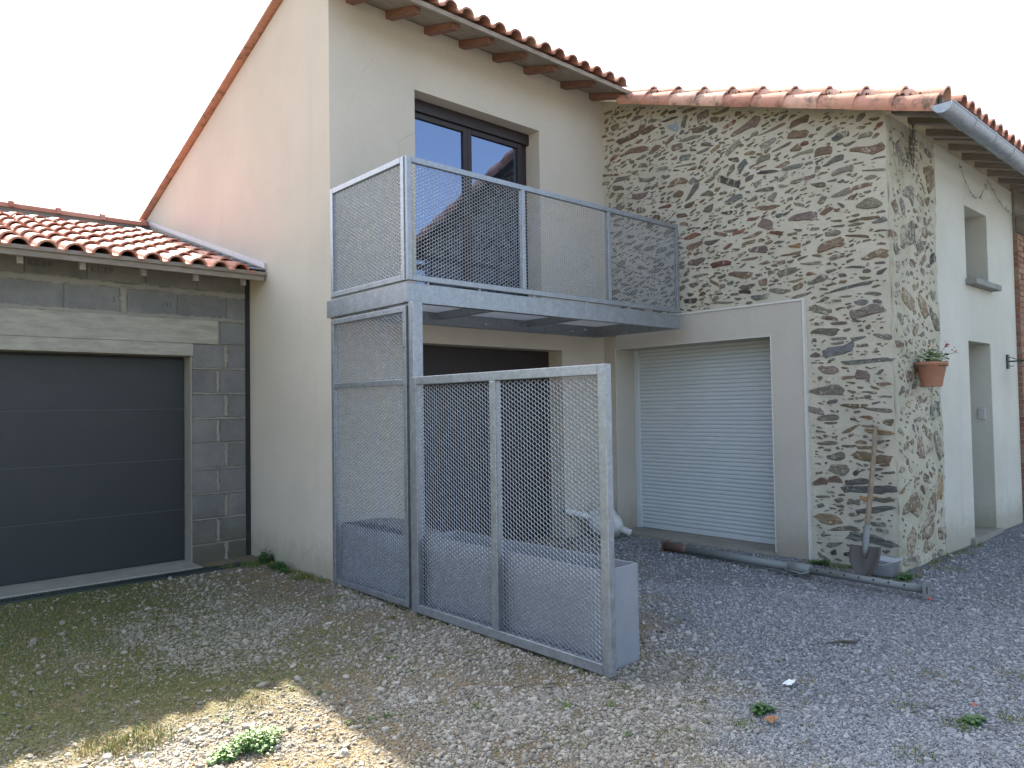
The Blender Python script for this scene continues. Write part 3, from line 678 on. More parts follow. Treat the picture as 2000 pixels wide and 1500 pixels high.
# bedding mortar under the verge
MB().add(*slab(6.55, 6.72, 2.06, zr(2.06)+.02, 5.3, zr(5.3)+.02, .065)).build('verge_bedding', M_UPST, sh)
VB = bmesh_of(barrel(.40, .083, .062, .016, 10, -.62, math.pi*.60), 'verge_tile', M_VERGE)
VT = bmesh_of(barrel(.40, .080, .058, .016, 9), 'verge_tile', M_VERGE)
sl = math.atan(.335)
for k in range(10):
    y = 2.03+k*.3185
    inst('verge_tile', VB, sh, (6.545, y+random.uniform(-.006,.006), zr(y)+.008), (sl-.04, -.05, 0))
    inst('verge_tile', VT, sh, (6.60, y-.035+random.uniform(-.01,.01), zr(y)+.072), (sl-.04, 0, random.uniform(-.01,.01)))
m_ = MB(); R = random.Random(11)
for k in range(520):
    y = 2.02+3.1*(R.random()**1.25); x = 6.535+R.uniform(-.02,.02); z = zr(y)+.092+R.uniform(-.014,.012); q = R.uniform(.005,.014)
    if math.sin(y*7)+math.sin(y*17+1) < -.3: continue
    m_.add([(x-q,y,z),(x+q,y,z),(x,y-q,z),(x,y+q,z),(x,y,z+q*1.2),(x,y,z-q)], [(0,2,4),(2,1,4),(1,3,4),(3,0,4),(2,0,5),(1,2,5),(3,1,5),(0,3,5)])
o = m_.build('roof_moss', M_MOSS, sh); o['kind'] = 'stuff'
tile_field(T_OLD, sh, [6.80+.197*k for k in range(28)], 1.93, zr(1.93)+.078, .335, 2, .40)
MB().add(*slab(6.68, 12.5, 2.6, zr(2.6)+.12, 6.6, zr(6.6)+.12, .03)).build('roof_slab', M_TILE_OLD, sh)
# half round gutter
gy, gz, gr = 1.955, 3.765, .074
m_ = MB(); nseg = 14; vs = []
for x in (6.36, 12.5):
    for rr in (gr, gr-.004):
        vs += [(x, gy-rr*math.cos(math.pi*k/nseg), gz-rr*math.sin(math.pi*k/nseg)) for k in range(nseg+1)]
q = nseg+1; fs = []
for k in range(nseg):
    fs += [(k, 2*q+k, 2*q+k+1, k+1), (q+k, q+k+1, 3*q+k+1, 3*q+k), (k, k+1, q+k+1, q+k), (2*q+k, 3*q+k, 3*q+k+1, 2*q+k+1)]
m_.add(vs, fs)
gut = m_.build('gutter', M_ZINC, sh, smooth=True)
MB().add([(6.362, gy, gz)]+[(6.362, gy-(gr-.002)*math.cos(math.pi*k/nseg), gz-(gr-.002)*math.sin(math.pi*k/nseg)) for k in range(nseg+1)], [(0, k+1, k+2) for k in range(nseg)]).build('gutter_end', M_ZINC, gut)
MB().tube([(6.36, gy-gr, gz+.004), (12.5, gy-gr, gz+.004)], .008, 8).build('gutter_bead', M_ZINC, gut)
for x in (6.95, 7.5, 8.05, 8.6, 9.2, 9.8, 10.4):
    MB().tube([(x, gy-(gr+.004)*math.cos(math.pi*k/10), gz-(gr+.004)*math.sin(math.pi*k/10)) for k in range(-1, 11)], .005, 6).build('gutter_bracket', M_ZINC, gut)

# ================================================================ BRICK WALL at the right edge
bw = thing('brick_wall', 'red brick wall end standing just right of the white rendered front', 'wall', (10.36, 2.42, 0))
MB().box(10.362, 12.4, 2.432, 3.0, -.1, 3.42).build('mortar_core', M_JOINT, bw)
bk = MB().box(0, .215, 0, .10, 0, .056).mesh('brick'); bk.materials.append(M_BRICK)
bh = MB().box(0, .105, 0, .10, 0, .056).mesh('brick'); bh.materials.append(M_BRICK)
for r in range(50):
    z = .02+r*.068; x = 10.356
    seq = [bk, bk] if r % 2 else [bh, bk, bh]
    for b_ in seq:
        inst('brick', b_, bw, (x+random.uniform(-.002,.002), 2.42+random.uniform(-.004,.004), z)); x += .225 if b_ is bk else .115
MB().box(10.355, 12.4, 2.44, 3.0, 3.422, 3.95).build('upper_wall', M_SOFFY, bw)
MB().box(10.36, 12.4, 2.30, 2.438, 3.43, 3.62).build('wooden_beam', M_RAFTG, bw, bevel=.01)

# ================================================================ GARAGE OF CONCRETE BLOCKS
MB_ = MB
gar = thing('block_garage', 'bare concrete block garage with a low terracotta tiled roof and a dark sectional door', 'garage', (2.5, 7.35, 0))
GY_ = 7.35
core = MB().box(-.6, .12, GY_+.012, GY_+.2, -.1, 2.86).box(.12, 2.518, GY_+.012, GY_+.2, 2.0, 2.86).box(2.518, 3.045, GY_+.012, GY_+.2, -.1, 2.86)
block_wall = core.build('block_wall', M_JOINT, gar)
R = random.Random(5)
def block(x0, x1, z0, z1, proud=0, mat=None):
    d = R.uniform(0, .004)
    jag = MB().box(x0, x1, GY_-.002+d-proud, GY_+.05, z0, z1)
    return jag.build('block', mat or M_BLOCK, block_wall, origin=((x0+x1)/2, GY_, (z0+z1)/2), bevel=.007)
zj = [-.05, .165, .405, .648, .89, 1.137, 1.378, 1.622, 1.866, 2.108, 2.335]
for i in range(len(zj)-1):
    z0, z1 = zj[i]+.008, zj[i+1]-.008
    if i == 9: block(2.792, 3.04, z0-.006, z1, 0, M_BLOCK); continue
    sp = 2.845 if i % 2 == 0 else 2.765
    block(2.522, sp-R.uniform(.010,.018), z0, z1); block(sp+R.uniform(.012,.022), 3.04, z0, z1)
    block(-.6, .116, z0, z1)
for a, b in ((-.58,-.1),(-.095,.385),(.39,.905),(.91,1.436),(1.44,1.885),(1.945,2.380),(2.384,2.853),(2.857,3.04)): block(a+.001, b-.001, 2.362, 2.585)
for a, b in ((-.6,-.27),(-.268,.2),(.203,.675),(.678,1.149),(1.152,1.621),(1.624,2.098),(2.101,2.571),(2.574,3.04)): block(a+.001, b-.001, 2.632, 2.855)
# smeared mortar: uneven bands over the joints
def smear(pts, wf, horizontal=True):
    m = MB(); n = len(pts)
    for i, (a, c) in enumerate(pts):
        w0 = wf*R.uniform(.5, 1.4); w1 = wf*R.uniform(.5, 1.4)
        if horizontal: m.v += [(a, GY_+.004, c-w0), (a, GY_-.0065, c-w0*.6), (a, GY_-.0065, c+w1*.6), (a, GY_+.004, c+w1)]
        else: m.v += [(a-w0, GY_+.004, c), (a-w0*.6, GY_-.0065, c), (a+w1*.6, GY_-.0065, c), (a+w1, GY_+.004, c)]
    for i in range(n-1):
        for k in range(3):
            f = (i*4+k, (i+1)*4+k, (i+1)*4+k+1, i*4+k+1); m.f.append(f if horizontal else f[::-1])
    return m
J = MB()
def addm(m): J.add(m.v, m.f)
addm(smear([(x, 2.609) for x in np.arange(-.6, 3.045, .035)], .034))
addm(smear([(x, 2.352) for x in np.arange(-.6, 3.045, .03)], .026))
addm(smear([(1.915, z) for z in np.arange(2.36, 2.60, .02)], .032, False))
for i in range(1, 9):
    if R.random() < .8: addm(smear([(x, zj[i]) for x in np.arange(2.525, 3.04, .03)], .010))
for i in range(0, 9):
    sp = 2.845 if i % 2 == 0 else 2.765
    addm(smear([(sp, z) for z in np.arange(zj[i]+.02, zj[i+1]-.01, .02)], .020, False))
J.build('smeared_mortar', M_JOINT, block_wall)
MB().box(-.6, 2.772, GY_-.012, GY_+.19, 2.105, 2.338).box(-.6, 2.53, GY_-.0125, GY_+.188, 1.985, 2.1048).build('lintel', M_LINTEL, gar, bevel=.008)
MB().box(2.505, 2.521, GY_-.0, GY_+.21, -.02, 1.984).build('door_jamb', M_JOINT, gar, bevel=.004)
MB().box(3.046, GXP-.001, GY_+.02, GY_+.2, -.1, 2.86).build('expansion_joint', M_BLACK, gar)
MB().box(.06, 2.52, 7.07, 7.56, -.1, .012).build('door_threshold', M_THRESH, gar, bevel=.01)
gd = MB().box(.12, 2.504, 7.555, 7.60, .0, 1.984).build('garage_door', M_ANTH, gar)
for k in range(4):
    z0 = .016+k*.487
    MB().box(.125, 2.500, 7.52, 7.554, z0+.001, min(z0+.486, 1.98)).build('door_panel', M_ANTH, gd, bevel=.003)
    if k: MB().box(.127, 2.498, 7.517, 7.53, z0-.0025, z0+.0022).build('seam_highlight', M_SEAM_HIGHLIGHT, gd)  # strip added in the panel gap, highlight painted by its lighter grey
# writing stamped on the blocks
def text(body, x, z, size, sx=1.0, rot=0):
    c = bpy.data.curves.new('lettering', 'FONT'); c.body = body; c.size = size; c.extrude = .0006; c.space_character = 1.15
    tmp = bpy.data.objects.new('tmp', c); COL.objects.link(tmp); dg = bpy.context.evaluated_depsgraph_get()
    me = bpy.data.meshes.new_from_object(tmp.evaluated_get(dg)); me.name = 'lettering'; bpy.data.objects.remove(tmp); bpy.data.curves.remove(c)
    me.materials.clear(); me.materials.append(M_LETTER); o = bpy.data.objects.new('lettering', me); reg(o, block_wall, (x, GY_-.0035, z))
    o.rotation_euler = (math.pi/2, rot, 0); o.scale = (sx, 1, 1)
text('KCEP', 1.17, 2.705, .075, .95); text('KCEP', 1.645, 2.705, .075, .95)
text('193', 2.24, 2.44, .07, .8); text('3', 1.82, 2.45, .07, .8)
# eave: board, rafters, tiles
zg = lambda y: 2.775+.302*(y-7.0)
MB().box(-.65, 3.08, 6.965, 6.99, 2.715, 2.79).build('eave_board', M_SOFF, gar, bevel=.004)
MB().box(-.65, 3.08, 6.94, 6.964, 2.765, 2.80).build('eave_batten', M_SOFF, gar, bevel=.003)
MB().add(*slab(-.65, 3.085, 6.991, zg(6.991)-.005, 10.9, zg(10.9)-.005, .025)).build('roof_board', M_SOFF, gar)
for x in (.55, .98, 1.43, 1.915, 2.37, 2.82):
    s = MB(); y0, y1 = 7.08, GY_+.05; h = .07; zz = lambda y: zg(y)-.005-h
    vs_ = [(x,y0,zz(y0)),(x+.065,y0,zz(y0)),(x+.065,y1,zz(y1)),(x,y1,zz(y1)),(x,y0,zz(y0)+h),(x+.065,y0,zz(y0)+h),(x+.065,y1,zz(y1)+h),(x,y1,zz(y1)+h)]
    s.add(vs_, [(0,3,2,1),(4,5,6,7),(0,1,5,4),(1,2,6,5),(2,3,7,6),(3,0,4,7)]); s.build('rafter', M_RDARK if x < .9 else M_RAFT, gar, bevel=.003)
    MB().box(x+.075, x+.12, 7.075, 7.115, 2.672, 2.765).build('rafter_bracket', M_PRIMED, gar, bevel=.003)
tile_field(T_NEW, gar, [1.05+.1985*k for k in range(-8, 10)], 6.93, zg(6.93)+.022, .302, 8, .378)
for k in range(17):
    y = 6.98+k*.222
    MB().add(*slab(2.895, 3.09, y, zg(y)+.055, y+.25, zg(y+.25)+.044, .007)).build('slate', M_SLATE, gar)
MB().add(*slab(3.075, 3.098, 6.97, zg(6.97)+.075, 10.85, zg(10.85)+.10, .055)).build('flashing_strip', M_ALU, gar)
# ridge band with half round cappings
MB().box(-.65, 3.09, 10.68, 10.9, 3.60, 3.965).build('ridge_band', M_UPST, gar)
RB = bmesh_of(barrel(.52, .064, .064, .014), 'ridge_tile', M_TILE)
RC = bmesh_of(barrel(.05, .084, .084, .018), 'ridge_collar', M_TILE)
for k in range(-3, 4):
    x = 1.53+k*.50
    inst('ridge_tile', RB, gar, (x, 10.73, 3.958), (0, 0, -math.pi/2)); inst('ridge_collar', RC, gar, (x-.02, 10.73, 3.962), (0, 0, -math.pi/2))
MB().box(-.65, 3.09, 10.9, 13.5, -.1, 3.95).build('rear_roof', M_TILE_OLD, gar)
MB().box(-.6, -.4, 7.56, 10.9, -.1, 2.8).build('side_wall', M_JOINT, gar)

# drain channel in front of the garage door
dr = MB().box(-.3, 2.9, 6.90, 6.915, -.06, .004).box(-.3, 2.9, 7.045, 7.06, -.06, .004).box(-.3, 2.9, 6.915, 7.045, -.06, -.035)
for k in range(120):
    x = -.29+k*.0266; dr.box(x, x+.013, 6.915, 7.045, -.02, .001)
tag(dr.build('drain_channel', M_GRAPHITE, None, origin=(1.3, 6.98, 0)), 'narrow dark slotted drain channel in the ground before the garage threshold', 'drain')

# ================================================================ EXPANDED METAL
CW, CH = .052, .028
def expanded(axis, pl, u0, u1, v0, v1, out=-1, tilt=.55, wv=.0064, th=.0015):
    """real strands; axis 'X' -> plane x=pl with u=y; axis 'Y' -> plane y=pl with u=x"""
    m = MB(); hu, hv = CW/2, CH/2
    nu = int((u1-u0)/hu)+1; nv = int((v1-v0)/hv)+1; vs = []; fs = []
    wn, wz = out*wv/2*math.cos(tilt), -wv/2*math.sin(tilt)      # wide direction of the section (normal, z)
    tn, tz = th/2*math.sin(tilt)*out, th/2*math.cos(tilt)
    def put(u, v, n_): vs.append((pl+n_, u, v) if axis == 'X' else (u, pl+n_, v))
    for i in range(nu):
        for j in range(nv+1):
            if (i+j) % 2: continue
            for dj in (1, -1):
                a = (u0+i*hu, v0+j*hv); b = (u0+(i+1)*hu, v0+(j+dj)*hv)
                if b[0] > u1+.006 or b[1] > v1+.002 or b[1] < v0-.002 or a[1] > v1+.002: continue
                # strand bows: flat near the bond, steep between
                mx = [(a[0], a[1]), (a[0]+hu*.30, a[1]+dj*hv*.10), (a[0]+hu*.72, a[1]+dj*hv*.90), b]
                base = len(vs)
                for (u, v) in mx:
                    for sw, st in ((1,1),(1,-1),(-1,-1),(-1,1)): put(u, v+wz*sw+tz*st, wn*sw+tn*st)
                for s_ in range(3):
                    for k in range(4): fs.append((base+s_*4+k, base+s_*4+(k+1)%4, base+s_*4+4+(k+1)%4, base+s_*4+4+k))
    m.v, m.f = vs, fs; return m

# ================================================================ BALCONY
bal = thing('balcony', 'galvanised steel balcony with expanded metal railing, carried on a corner post', 'balcony', (3.06, 4.49, 0))
BX0, BX1, BY0, BY1 = 3.055, 6.425, 4.475, 5.62
zb0, zb1 = 2.222, 2.366
f_ = MB()
f_.box(BX0, BX1, BY0, BY0+.008, zb0, zb1).box(BX0, BX1, BY0+.008, BY0+.06, zb0, zb0+.008)
f_.build('front_beam', M_GALV, bal, bevel=.002)
MB().box(BX0, BX0+.008, BY0+.009, BY1+.06, zb0, zb1).box(BX0+.008, BX0+.06, BY0+.009, BY1+.06, zb0+.0005, zb0+.008).build('side_beam', M_GALV, bal, bevel=.002)
MB().box(BX0+.009, BX1, BY1, BY1+.008, zb0, zb1).box(BX0+.009, BX1, BY1-.05, BY1, zb0+.001, zb0+.009).build('rear_beam', M_GALV, bal, bevel=.002)
MB().box(BX1-.008, BX1, BY0+.009, BY1-.001, zb0, zb1-.001).box(BX1, 6.64, BY1-.12, BY1, zb0+.02, zb1-.02).build('end_beam', M_GALV, bal, bevel=.002)
for x in (4.15, 5.27):
    MB().box(x, x+.045, BY0+.061, BY1-.051, zb0+.05, zb1-.025).build('joist', M_GALV, bal, bevel=.002)
for a, b in ((3.075, 4.17), (4.175, 5.29), (5.295, 6.415)):
    MB().box(a, b, BY0+.07, BY1-.004, zb1-.022, zb1-.002).build('deck_panel', M_PALE, bal)
for x, z in ((3.45, 2.30), (4.75, 2.27), (6.0, 2.27), (6.22, 2.30)):
    MB().tube([(x, BY1-.03, z), (x, BY1, z)], .011, 8).build('bolt', M_TRIM, bal)
post = MB().box(3.058, 3.145, 4.415, 4.474, -.05, 2.221).build('post', M_GALV, bal, bevel=.004)
# the railing: two sides, welded frames
rz0, rz1 = 2.385, 3.300; t = .05
def frame(m, axis, pl, th, u0, u1, v0, v1, mull=(), tt=.05, bars=()):
    def bx(a, b, c, d):
        m.box(pl, pl+th, a, b, c, d) if axis == 'X' else m.box(a, b, pl, pl+th, c, d)
    bx(u0, u0+tt, v0, v1); bx(u1-tt, u1, v0, v1)
    us = [u0+tt]+[x for q in mull for x in (q-tt/2, q+tt/2)]+[u1-tt]
    for q in mull: bx(q-tt/2, q+tt/2, v0+tt, v1-tt)
    bx(u0+tt, u1-tt, v1-tt, v1); bx(u0+tt, u1-tt, v0, v0+tt)
    for z in bars: bx(u0+tt, u1-tt, z-tt/2, z+tt/2)
rf = MB(); frame(rf, 'Y', 4.470, .035, 3.058, BX1, rz0, rz1, (4.225, 5.325), .042); rf.build('railing_frame', M_GALV, bal, bevel=.003)
rs = MB(); frame(rs, 'X', 3.050, .035, 4.506, 5.60, rz0, rz1, (), .042); rs.build('railing_frame', M_GALV, bal, bevel=.003)
for a, b in ((3.10, 4.204), (4.246, 5.304), (5.346, 6.383)):
    expanded('Y', 4.487, a, b, rz0+.042, rz1-.042, -1, .30).build('mesh_panel', M_MESH, bal)
expanded('X', 3.067, 4.548, 5.558, rz0+.042, rz1-.042, -1, -.45).build('mesh_panel', M_MESH, bal)
for x in (3.25, 3.75, 4.35, 5.0, 5.6, 6.2):
    MB().tube([(x, 4.49, rz0-.02), (x, 4.49, rz0+.002)], .010, 8).build('railing_bolt', M_GALV, bal)
# fixed side screen between house and post
scr = thing('side_screen', 'fixed galvanised mesh screen between the cream wall and the balcony post', 'screen', (3.06, 5.0, 0))
s = MB(); frame(s, 'X', 3.052, .04, 4.50, 5.605, .012, 2.198, (), .042, (1.642,)); s.build('frame', M_GALV, scr, bevel=.003)
expanded('X', 3.072, 4.542, 5.563, 1.663, 2.156, -1, -.3).build('mesh_panel', M_MESH, scr)
expanded('X', 3.072, 4.542, 5.563, .054, 1.621, -1, .15).build('mesh_panel', M_MESH, scr)
for z in (.35, .95, 1.9):
    MB().tube([(3.045, 4.521, z), (3.053, 4.521, z)], .008, 8).build('bolt', M_GALV, scr)
# gate
gate = thing('mesh_gate', 'wide galvanised gate of expanded metal standing out from the balcony post', 'gate', (3.06, 3.5, 0))
s = MB(); frame(s, 'X', 3.035, .05, 2.597, 4.414, .006, 1.672, (3.53,), .058); s.build('frame', M_GALV, gate, bevel=.004)
expanded('X', 3.060, 2.655, 3.501, .064, 1.614, -1, .0).build('mesh_panel', M_MESH, gate)
expanded('X', 3.060, 3.559, 4.356, .064, 1.614, -1, .0).build('mesh_panel', M_MESH, gate)
for z in (.45, 1.35):
    MB().tube([(3.10, 4.4145, z-.05), (3.10, 4.4145, z+.05)], .012, 8).build('hinge', M_GALV, gate)

# ================================================================ PLANTERS
def planter(label, y0, y1, h, soil, group):
    t = thing('planter', label, 'planter', (3.27, (y0+y1)/2, 0), group)
    x0, x1, w_ = 3.12, 3.41, .012
    MB().box(x0, x0+w_, y0, y1, -.03, h).box(x1-w_, x1, y0, y1, -.03, h).box(x0+w_, x1-w_, y0, y0+w_, -.03, h).box(x0+w_, x1-w_, y1-w_, y1, -.03, h).box(x0+w_, x1-w_, y0+w_, y1-w_, 0, .02).build('trough', M_FIBRE, t, bevel=.003)
    m = MB(); n = 24; R = random.Random(int(y0*10)); k = 5
    for i in range(n+1):
        for j in range(k+1):
            y = y0+w_+(y1-y0-2*w_)*i/n; x = x0+w_+(x1-x0-2*w_)*j/k
            m.v.append((x, y, soil(y)+R.uniform(-.012, .012)))
    for i in range(n):
        for j in range(k):
            a = i*(k+1)+j; m.f.append((a, a+1, a+k+2, a+k+1))
    m.build('soil', M_UPST, t, smooth=True)
    return t
planter('long grey zinc planter trough standing behind the mesh gate', 2.70, 4.38, .540, lambda y: .30+.10*(y-2.7), 'grey planters behind the mesh')
planter('short grey planter heaped with earth behind the side screen', 4.53, 5.58, .50, lambda y: .50+.05*math.sin((y-4.5)*3.0), 'grey planters behind the mesh')

# ================================================================ THINGS IN THE YARD
# telescopic steel prop lying on the gravel
A = Vector((6.075, 4.46, .045)); B = Vector((5.92, 2.035, .055)); D = (B-A).normalized()
pr = thing('steel_prop', 'old telescopic steel prop lying on the gravel before the white shutter', 'prop', (6.0, 3.2, 0))
at = lambda s_: A+D*s_
MB().tube([at(.27), at(1.36)], .037, 16).build('outer_tube', M_PROP, pr, smooth=True)
MB().tube([at(.0), at(.0), at(.22), at(.27)], [.01, .044, .044, .038], 16).build('rusty_end', M_RUST, pr, smooth=True)
MB().tube([at(1.34), at(1.35), at(1.52), at(1.53)], [.036, .050, .050, .03], 16).build('collar', M_PROP2, pr, smooth=True)
side = D.cross(Vector((0,0,1))).normalized()
MB().tube([at(1.34)+side*.045, at(1.34)+side*.075-Vector((0,0,.01)), at(1.50)+side*.085-Vector((0,0,.02)), at(1.55)+side*.05], .008, 8).build('handle', M_PROP2, pr, smooth=True)
L_ = (B-A).length
MB().tube([at(1.50), at(L_)], .029, 16).build('inner_tube', M_PROP2, pr, smooth=True)
hd = (Vector((-.80, -.35, .50))); hd = (hd-D*hd.dot(D)).normalized()
for k in range(7):
    c = at(1.60+k*.115)
    MB().tube([c+hd*.024, c+hd*.0305], .0085, 10).build('pin_hole', M_BLACK, pr)
zz = Vector((0,0,1)); zz = (zz-D*zz.dot(D)).normalized()
MB().obox(at(L_+.004), D*.005, side*.058, zz*.058).build('end_plate', M_PROP2, pr, bevel=.002)
MB().obox(at(L_+.0095), D*.001, side*.009, zz*.026).build('plate_slot', M_BLACK, pr)
MB().obox(at(-.004), D*.005, side*.055, zz*.055).build('end_plate', M_RUST, pr, bevel=.002)

# shovel leaning on the stone wall
sv = thing('shovel', 'round point shovel with a long wooden handle leaning on the stone corner', 'shovel', (6.2, 2.57, 0))
P0 = Vector((6.185, 2.60, .0)); P1 = Vector((6.645, 2.640, 1.245)); ax = (P1-P0).normalized()
sd = Vector((0.05, -1, 0)); sd = (sd-ax*sd.dot(ax)).normalized(); nn = ax.cross(sd).normalized()
if nn.x > 0: nn = -nn
hp = [P0+ax*(.34+(1.0-.0)*s_)+nn*(-.012*math.sin(s_*3.1)) for s_ in (0, .15, .35, .55, .75, .97)]
MB().tube(hp, [.019, .021, .021, .0205, .020, .018], 12).build('handle', M_HANDLE, sv, smooth=True)
MB().tube([P0+ax*.18, P0+ax*.24, P0+ax*.30, P0+ax*.44], [.010, .022, .027, .024], 12).build('socket', M_PROP, sv, smooth=True)
m_ = MB(); nu, nv = 10, 12
for j in range(nv+1):
    v = j/nv; wd = .125*(1-(1-v)**3.2*.98)*(.93+.07*math.cos((v-.5)*2)) if v < 1 else .122
    for i in range(nu+1):
        u = i/nu*2-1
        m_.v.append(tuple(P0+ax*(.0+v*.275)+sd*(u*max(wd, .006))+nn*(.030*(1-u*u)*-1+.012*(1-v)+.02*math.exp(-(u*5)**2)*v)))
for j in range(nv):
    for i in range(nu): m_.f.append((j*(nu+1)+i, j*(nu+1)+i+1, (j+1)*(nu+1)+i+1, (j+1)*(nu+1)+i))
o = m_.build('blade', M_BLADE, sv, smooth=True); md = o.modifiers.new('thick', 'SOLIDIFY'); md.thickness = .003

# translucent tub behind the shovel
tb = thing('plastic_tub', 'clear plastic tub sitting on the ground between the shovel and the stone corner', 'tub', (6.46, 2.53, 0))
def rrect(hx, hy, r, z, n=4):
    out = []
    for cx, cy, a in ((hx-r, hy-r, 0), (-hx+r, hy-r, 90), (-hx+r, -hy+r, 180), (hx-r, -hy+r, 270)):
        for k in range(n+1):
            t = math.radians(a+90*k/n); out.append((6.46+cx+r*math.cos(t), 2.53+cy+r*math.sin(t), z))
    return out
m_ = MB(); rings = [rrect(.07,.085,.03,.002), rrect(.085,.10,.03,.125), rrect(.10,.112,.03,.128), rrect(.10,.112,.03,.135), rrect(.085,.098,.03,.134), rrect(.068,.082,.03,.008)]
for r_ in rings: m_.v += r_
q = len(rings[0])
for i in range(len(rings)-1):
    for k in range(q): m_.f.append((i*q+k, i*q+(k+1)%q, (i+1)*q+(k+1)%q, (i+1)*q+k))
m_.f.append(tuple(range(q-1,-1,-1))); m_.f.append(tuple((len(rings)-1)*q+k for k in range(q)))
m_.build('body', M_CLEAR, tb, smooth=True)
MB().tube([(6.37, 2.43, .13), (6.355, 2.50, .10), (6.355, 2.58, .10), (6.37, 2.63, .13)], .003, 6).build('handle', M_TRIM, tb)

# hanging flower pot
pot = thing('hanging_flower_pot', 'terracotta pot of pink flowers hung high on the stone corner', 'flower pot', (7.13, 2.345, 1.57))
pc = (7.13, 2.345, 1.565)
MB().lathe([(0,0), (.078,0), (.083,.01), (.118,.185), (.130,.19), (.133,.205), (.130,.218), (.118,.216), (.112,.19), (0,.185)], pc, 28, lambda t, j: 1+(.02*math.sin(t*12) if j in (4,5,6) else 0)).build('pot', M_TERRA, pot, smooth=True)
MB().tube([(7.0, 2.474, 1.74), (7.0, 2.38, 1.745), (7.06, 2.24, 1.745), (7.13, 2.208, 1.745), (7.20, 2.24, 1.745), (7.26, 2.38, 1.745), (7.26, 2.474, 1.74)], .004, 6).build('bracket', M_WIRE, pot)
R = random.Random(21)
def leaf(m, c, r, tilt, az, n=6):
    c = Vector(c); a = Vector((math.cos(az), math.sin(az), math.sin(tilt)*.6)).normalized(); b = a.cross(Vector((0,0,1))).normalized(); nrm = a.cross(b)
    vs = [c]+[c+a*r*math.cos(2*math.pi*k/n)*1.15+b*r*math.sin(2*math.pi*k/n)+nrm*r*.25*math.cos(4*math.pi*k/n) for k in range(n)]
    m.add(vs, [(0, k+1, (k+1)%n+1) for k in range(n)])
lv = MB(); st = MB(); fl = MB()
for k in range(150):
    t = R.uniform(0, 6.28); q = R.uniform(0, 1)**.6; z = pc[2]+.19+R.uniform(0, .14)*(1.1-q*.4)
    leaf(lv, (pc[0]+.135*q*math.cos(t), pc[1]+.13*q*math.sin(t), z), R.uniform(.010, .020), R.uniform(-1, 1), R.uniform(0, 6.28))
for c in ((7.10,2.27,1.90),(7.22,2.25,1.93),(7.20,2.21,1.85),(7.05,2.34,1.93),(7.26,2.20,1.86),(7.16,2.29,1.88)):
    st.tube([(pc[0], pc[1], 1.74), ((pc[0]+c[0])/2, (pc[1]+c[1])/2, 1.84), c], .002, 5)
for c, nb in (((7.22,2.25,1.935),26),((7.27,2.20,1.875),9),((7.05,2.33,1.93),7)):
    for k in range(nb): leaf(fl, (c[0]+R.gauss(0,.014), c[1]+R.gauss(0,.014), c[2]+R.gauss(0,.013)), R.uniform(.006,.011), R.uniform(-2,2), R.uniform(0,6.28), 5)
lv.build('leaves', M_LEAF2, pot); st.build('stem', M_LEAF, pot); fl.build('flowers', M_PETAL, pot)

# wall lantern
ln = thing('wall_lantern', 'dark metal wall lantern on a bracket beside the tall doorway', 'lantern', (9.92, 2.46, 1.87))
MB().box(9.885, 9.955, 2.445, 2.4665, 1.79, 1.955).build('wall_plate', M_GRAPHITE, ln, bevel=.008)
MB().tube([(9.92,2.446,1.875), (9.92,2.14,1.875)], .009, 8).tube([(9.92,2.446,1.925), (9.92,2.38,1.90), (9.92,2.30,1.882)], .005, 6).tube([(9.92,2.446,1.83), (9.92,2.42,1.815), (9.92,2.40,1.83)], .004, 6).build('arm', M_GRAPHITE, ln)
MB().lathe([(.0,.055), (.03,.05), (.045,.03), (.15,.0), (.155,-.006), (.14,-.004), (.0,.012)], (9.92, 2.17, 1.81), 20).build('shade', M_GRAPHITE, ln, smooth=True)
MB().lathe([(.075,0), (.072,-.13), (.05,-.165), (.0,-.175)], (9.92, 2.17, 1.80), 18).build('glass_jar', M_LGLASS, ln, smooth=True)
MB().lathe([(.0,-.13), (.02,-.11), (.024,-.08), (.012,-.02), (.012,0), (0,0)], (9.92, 2.17, 1.80), 10).build('bulb', M_TRIM, ln, smooth=True)

# fairy light strings hung under the eave
R = random.Random(9)
def string(name, pts, label, barbs, wob=.01):
    m = MB(); P = [Vector(p)+Vector((R.gauss(0,wob), R.gauss(0,wob*.4), R.gauss(0,wob))) for p in pts]
    m.tube(P, .0019, 5)
    for k in range(barbs):
        f = R.uniform(0, len(P)-1.01); i = int(f); c = P[i].lerp(P[i+1], f-i); d = Vector((R.uniform(-1,1), R.uniform(-.6,.1), R.uniform(-1,1))).normalized()*R.uniform(.02,.045)
        m.tube([c, c+d], .0021, 5)
    tag(m.build(name, M_WIRE, None, origin=tuple(P[0])), label, 'string lights', 'unlit string lights under the eave')
pp = []
for k in range(70):
    t = k/69*7; a = abs((t % 2)-1); pp.append((7.07+.10*math.sin(t*2.3)*(1-a*.6), 2.43-.015*math.cos(t*3), 3.52+.42*a))
string('string_lights', pp, 'dark unlit string lights bunched in a hanging bundle on the stone corner', 120, .008)
def sag(a, b, d, n=18): return [(a[0]+(b[0]-a[0])*t, a[1]+(b[1]-a[1])*t, a[2]+(b[2]-a[2])*t-d*4*t*(1-t)) for t in np.linspace(0, 1, n)]
string('string_lights', sag((8.40,2.44,3.84), (9.34,2.44,3.86), .27)+sag((9.36,2.44,3.86), (10.2,2.44,3.62), .06)[1:], 'dark unlit string lights swagged across the white wall above the small window', 46, .006)

